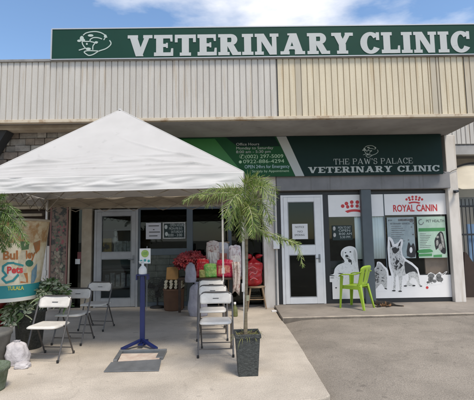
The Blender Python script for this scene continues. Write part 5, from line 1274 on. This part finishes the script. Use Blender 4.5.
# ------------------------------------------------------------------ lime chair
def lime_chair():
    t = thing('plastic_chair', 'lime green plastic armchair on the porch before the puppy print', 'chair')
    b = MB(); vs = []; n = 10
    for j in range(n+1):
        for i in range(n+1):
            u, v = i/n*2-1, j/n*2-1; vs.append((u*.225*(1-.04*v*v), v*.22, .43-.012*(1-u*u)*(1-v*v)-.03*max(0, abs(u)-.9)*10*.1-.02*max(0, -v-.85)*6))
    b.add(vs, [(j*(n+1)+i, j*(n+1)+i+1, (j+1)*(n+1)+i+1, (j+1)*(n+1)+i) for j in range(n) for i in range(n)], True); b.build('seat', LIME, t, solid=.012, local=True)
    b = MB(); vs = []; n = 14; mj = 10
    for j in range(mj+1):
        v = j/mj
        for i in range(n+1):
            u = i/n*2-1; wd_ = .215+.03*v; top = .4*(1-.12*u**4); vs.append((u*wd_, .205+.11*v-.05*u*u, .42+top*v))
    b.add(vs, [(j*(n+1)+i, j*(n+1)+i+1, (j+1)*(n+1)+i+1, (j+1)*(n+1)+i) for j in range(mj) for i in range(n) if not (2 <= j <= 7 and i in (4, 9))], True); b.build('backrest', LIME, t, solid=.012, local=True)
    for s_ in (-1, 1):
        b = MB(); pts = [(s_*.24, .27, .70), (s_*.275, .15, .655), (s_*.28, -.05, .645), (s_*.27, -.2, .635), (s_*.255, -.255, .60)]
        sp_ = spline([Vector(p_) for p_ in pts], 5); vs = []
        for k, p_ in enumerate(sp_): vs += [tuple(p_+Vector((-.03, 0, .004))), tuple(p_+Vector((0, 0, .012))), tuple(p_+Vector((.03, 0, .004)))]
        N = len(sp_); b.add(vs, [(3*k+j, 3*k+j+1, 3*k+j+4, 3*k+j+3) for k in range(N-1) for j in (0, 1)], True); b.build('armrest', LIME, t, solid=.014, local=True)
        for (top_, bot_, wd_) in (((s_*.25, -.235, .62), (s_*.265, -.27, 0), .075), ((s_*.205, .21, .46), (s_*.25, .31, 0), .075)):
            a, c = Vector(top_), Vector(bot_); sgn = 1 if a.y > 0 else -1; b = MB()
            w2 = wd_*.45
            vs = [a+Vector((s_*.0, 0, 0)), a+Vector((-s_*wd_, 0, 0)), a+Vector((0, -sgn*wd_, 0)), c, c+Vector((-s_*w2, 0, 0)), c+Vector((0, -sgn*w2, 0))]
            b.add([tuple(q_) for q_ in vs], [(0, 1, 4, 3), (0, 3, 5, 2)]); b.build('leg', LIME, t, solid=.012, local=True)
        b = MB(); b.add([(s_*.225, -.2, .44), (s_*.225, .2, .44), (s_*.228, .2, .37), (s_*.228, -.2, .37)], [(0, 1, 2, 3)]); b.build('side_apron', LIME, t, solid=.012, local=True)
    MB().add([(-.22, -.222, .425), (.22, -.222, .425), (.22, -.228, .365), (-.22, -.228, .365)], [(0, 1, 2, 3)]).build('front_apron', LIME, t, solid=.012, local=True)
    return t
lc = lime_chair(); lc.location = (2.50, 8.40, .057); lc.rotation_euler = (0, 0, R(-134)); lc.scale = (.92, .92, 1.06)

# cat lying on the porch
c0, c1 = atZ(374, 302.5, .12), atZ(401, 304.5, .1)
ccx, ccy = c0.x+.06, 8.5
ct = thing('cat', 'dark tortoiseshell cat lying on the porch below the shepherd print', 'cat', (ccx, ccy, .055))
me_v = [(-.02, 0, .07, .048), (.05, -.01, .058, .056), (.13, -.01, .06, .062), (.22, 0, .058, .056), (.28, .01, .045, .038), (.34, -.02, .022, .018), (.42, -.05, .016, .014), (.5, -.07, .014, .010),
        (-.08, -.03, .085, .040), (-.12, -.06, .072, .025), (.0, -.085, .024, .022), (-.09, -.11, .018, .017), (.19, -.08, .026, .03), (.10, -.12, .018, .017)]
ed = [(0, 1), (1, 2), (2, 3), (3, 4), (4, 5), (5, 6), (6, 7), (0, 8), (8, 9), (0, 10), (10, 11), (3, 12), (12, 13)]
me = bpy.data.meshes.new('body'); me.from_pydata([v[:3] for v in me_v], ed, [])
cat_o = bpy.data.objects.new('body', me); COL.objects.link(cat_o); cat_o.parent = ct
CATM = mat('tortoiseshell_fur', (.22, .11, .045), .9, c2=(.02, .016, .013), scale=14, lo=.52, hi=.60, bump=.6)
me.materials.append(CATM)
md = cat_o.modifiers.new('sk', 'SKIN'); 
for i, v in enumerate(me_v): me.skin_vertices[0].data[i].radius = (v[3], v[3])
me.skin_vertices[0].data[0].use_root = True
q = cat_o.modifiers.new('su', 'SUBSURF'); q.levels = 2; q.render_levels = 2
for s_ in (-1, 1):
    MB().add([(-.075+s_*.012, -.03, .110), (-.075+s_*.04, -.03, .104), (-.078+s_*.033, -.035, .148), (-.07+s_*.025, -.015, .108)], [(0, 1, 2), (1, 3, 2), (3, 0, 2)]).build('ear', CATM, ct, local=True)

# white strip of tile at the foot of the column
p_, q_ = atZ(272, 311.5, .01), atZ(284, 309, .01)
tag(MB().box((p_.x, p_.y, .001), (q_.x, p_.y+.13, .02)).box((p_.x+.2, p_.y, .02), (p_.x+.24, p_.y+.05, .022)).build('tile_strip', WHITEF, bevel=.004), 'flat white tile strip lying at the foot of the white column', 'tile')

# ------------------------------------------------------------------ neighbour on the right
nb = thing('neighbour_building', 'neighbouring shop with a grey ribbed awning seen past the right column', 'building', (8, 13, 0))
YN2 = 12.2
za_, zb2, zc2 = atY(463, 131, YN2).z, atY(463, 147, YN2).z, atY(463, 158, YN2).z
b = MB(); x = 5.2; pts = [(x, 0)]
while x < 14: e = x+.14; pts += [(e-.03, 0), (e-.02, .03), (e-.01, .03), (e, 0)]; x = e
n = len(pts); b.add([(p_, YN2+q_, zb2+.1) for p_, q_ in pts]+[(p_, YN2+q_, za_+1.2) for p_, q_ in pts], [(i, i+1, n+i+1, n+i) for i in range(n-1)]); b.build('fascia_panel', GREYPANEL, nb)
MB().box((5.2, YN2+.04, zb2+.08), (14, 15, zb2+.2)).build('soffit', SOFF, nb); MB().box((5.2, YN2+.03, zc2+.12), (14, YN2+.25, zb2+.06)).build('beam', SOFF, nb)
MB().box((5.2, 14.5, 0), (14, 14.7, zb2+.08)).build('wall', mat('cream_plaster', (.68, .62, .52), .9, var=.15, scale=2), nb)
MB().box((5.2, 12.6, -.1), (14, 14.5, .1)).build('floor', PORCH, nb)
for x in (9.5, 12.5): MB().box((x, YN2+.05, -.1), (x+.3, YN2+.3, zb2+.1)).build('column', WHITEC, nb)
MB().box((6.0, YN2-.1, atY(470, 206, YN2).z), (14, YN2+.3, atY(470, 197.5, YN2).z)).build('canopy_edge', METAL, nb)
aw = thing('cloth_awning', 'cream cloth awning sagging behind the right column', 'awning', (6.5, 11.8, 2.5))
b = MB(); n = 24; vs = []
YA = 11.8; Q = lambda a, c: atY(a, c, YA)
xL, xR = Q(446, 180).x, Q(500, 180).x
for j in range(9):
    v = j/8
    for i in range(n+1):
        u = i/n; x = xL+(xR-xL)*u; zt2 = Q(456, 176).z+.5*math.sin(u*1.9); zb3 = Q(470, 192).z
        vs.append((x, YA+.7-1.5*v+.04*math.sin(u*9+v), zt2+(zb3-zt2)*v))
b.add(vs, [(j*(n+1)+i, (j+1)*(n+1)+i, (j+1)*(n+1)+i+1, j*(n+1)+i+1) for j in range(8) for i in range(n)], True); b.build('cloth', mat('cream_canvas', (.66, .6, .48), .8, var=.12, scale=3, trans=.2), aw, solid=.004)
MB().tube([tuple(Vector(v)+Vector((0, -.02, .02))) for v in vs[:n+1]], .02, 6).build('rod', DARKF, aw)
fc = thing('bar_fence', 'dark vertical bar fence with blue sheet behind the right column', 'fence', (6.4, 11.3, 0))
YE = 11.3; b = MB(); x = Q(455, 250).x
for i in range(26): b.tube([(x+i*.11, YE, -.1), (x+i*.11, YE, atY(465, 199, YE).z)], .013, 6)
for z in (.35, 1.5, 2.3): b.box((x-.1, YE-.02, z), (x+3, YE+.02, z+.05))
b.build('bars', DARKF, fc)
MB().box((atY(467, 240, YE+.1).x, YE+.08, atY(468, 262, YE).z), (x+3, YE+.1, atY(468, 224, YE).z)).build('blue_sheet', mat('blue_sheet', (.2, .33, .52), .5, var=.15, scale=3), fc)
lp = thing('leaning_board', 'dark brown board leaning against the right column outer side', 'board', (5.4, 9.4, 0))
b = MB(); B0 = lambda a, c, y: atY(a, c, y)
YD = 9.5
q1_, q2_, q3_ = B0(464.5, 252, YD), B0(478, 305, YD), B0(464.5, 303, YD)
b.prism([(q1_.x, q1_.z), (q1_.x+.05, q1_.z-.02), (q2_.x+.2, q2_.z+.6), (q2_.x+.2, -.1), (q3_.x, -.1)], YD, YD+.05); b.build('board', mat('dark_brown_board', (.05, .032, .025), .8, var=.3, scale=4), lp)
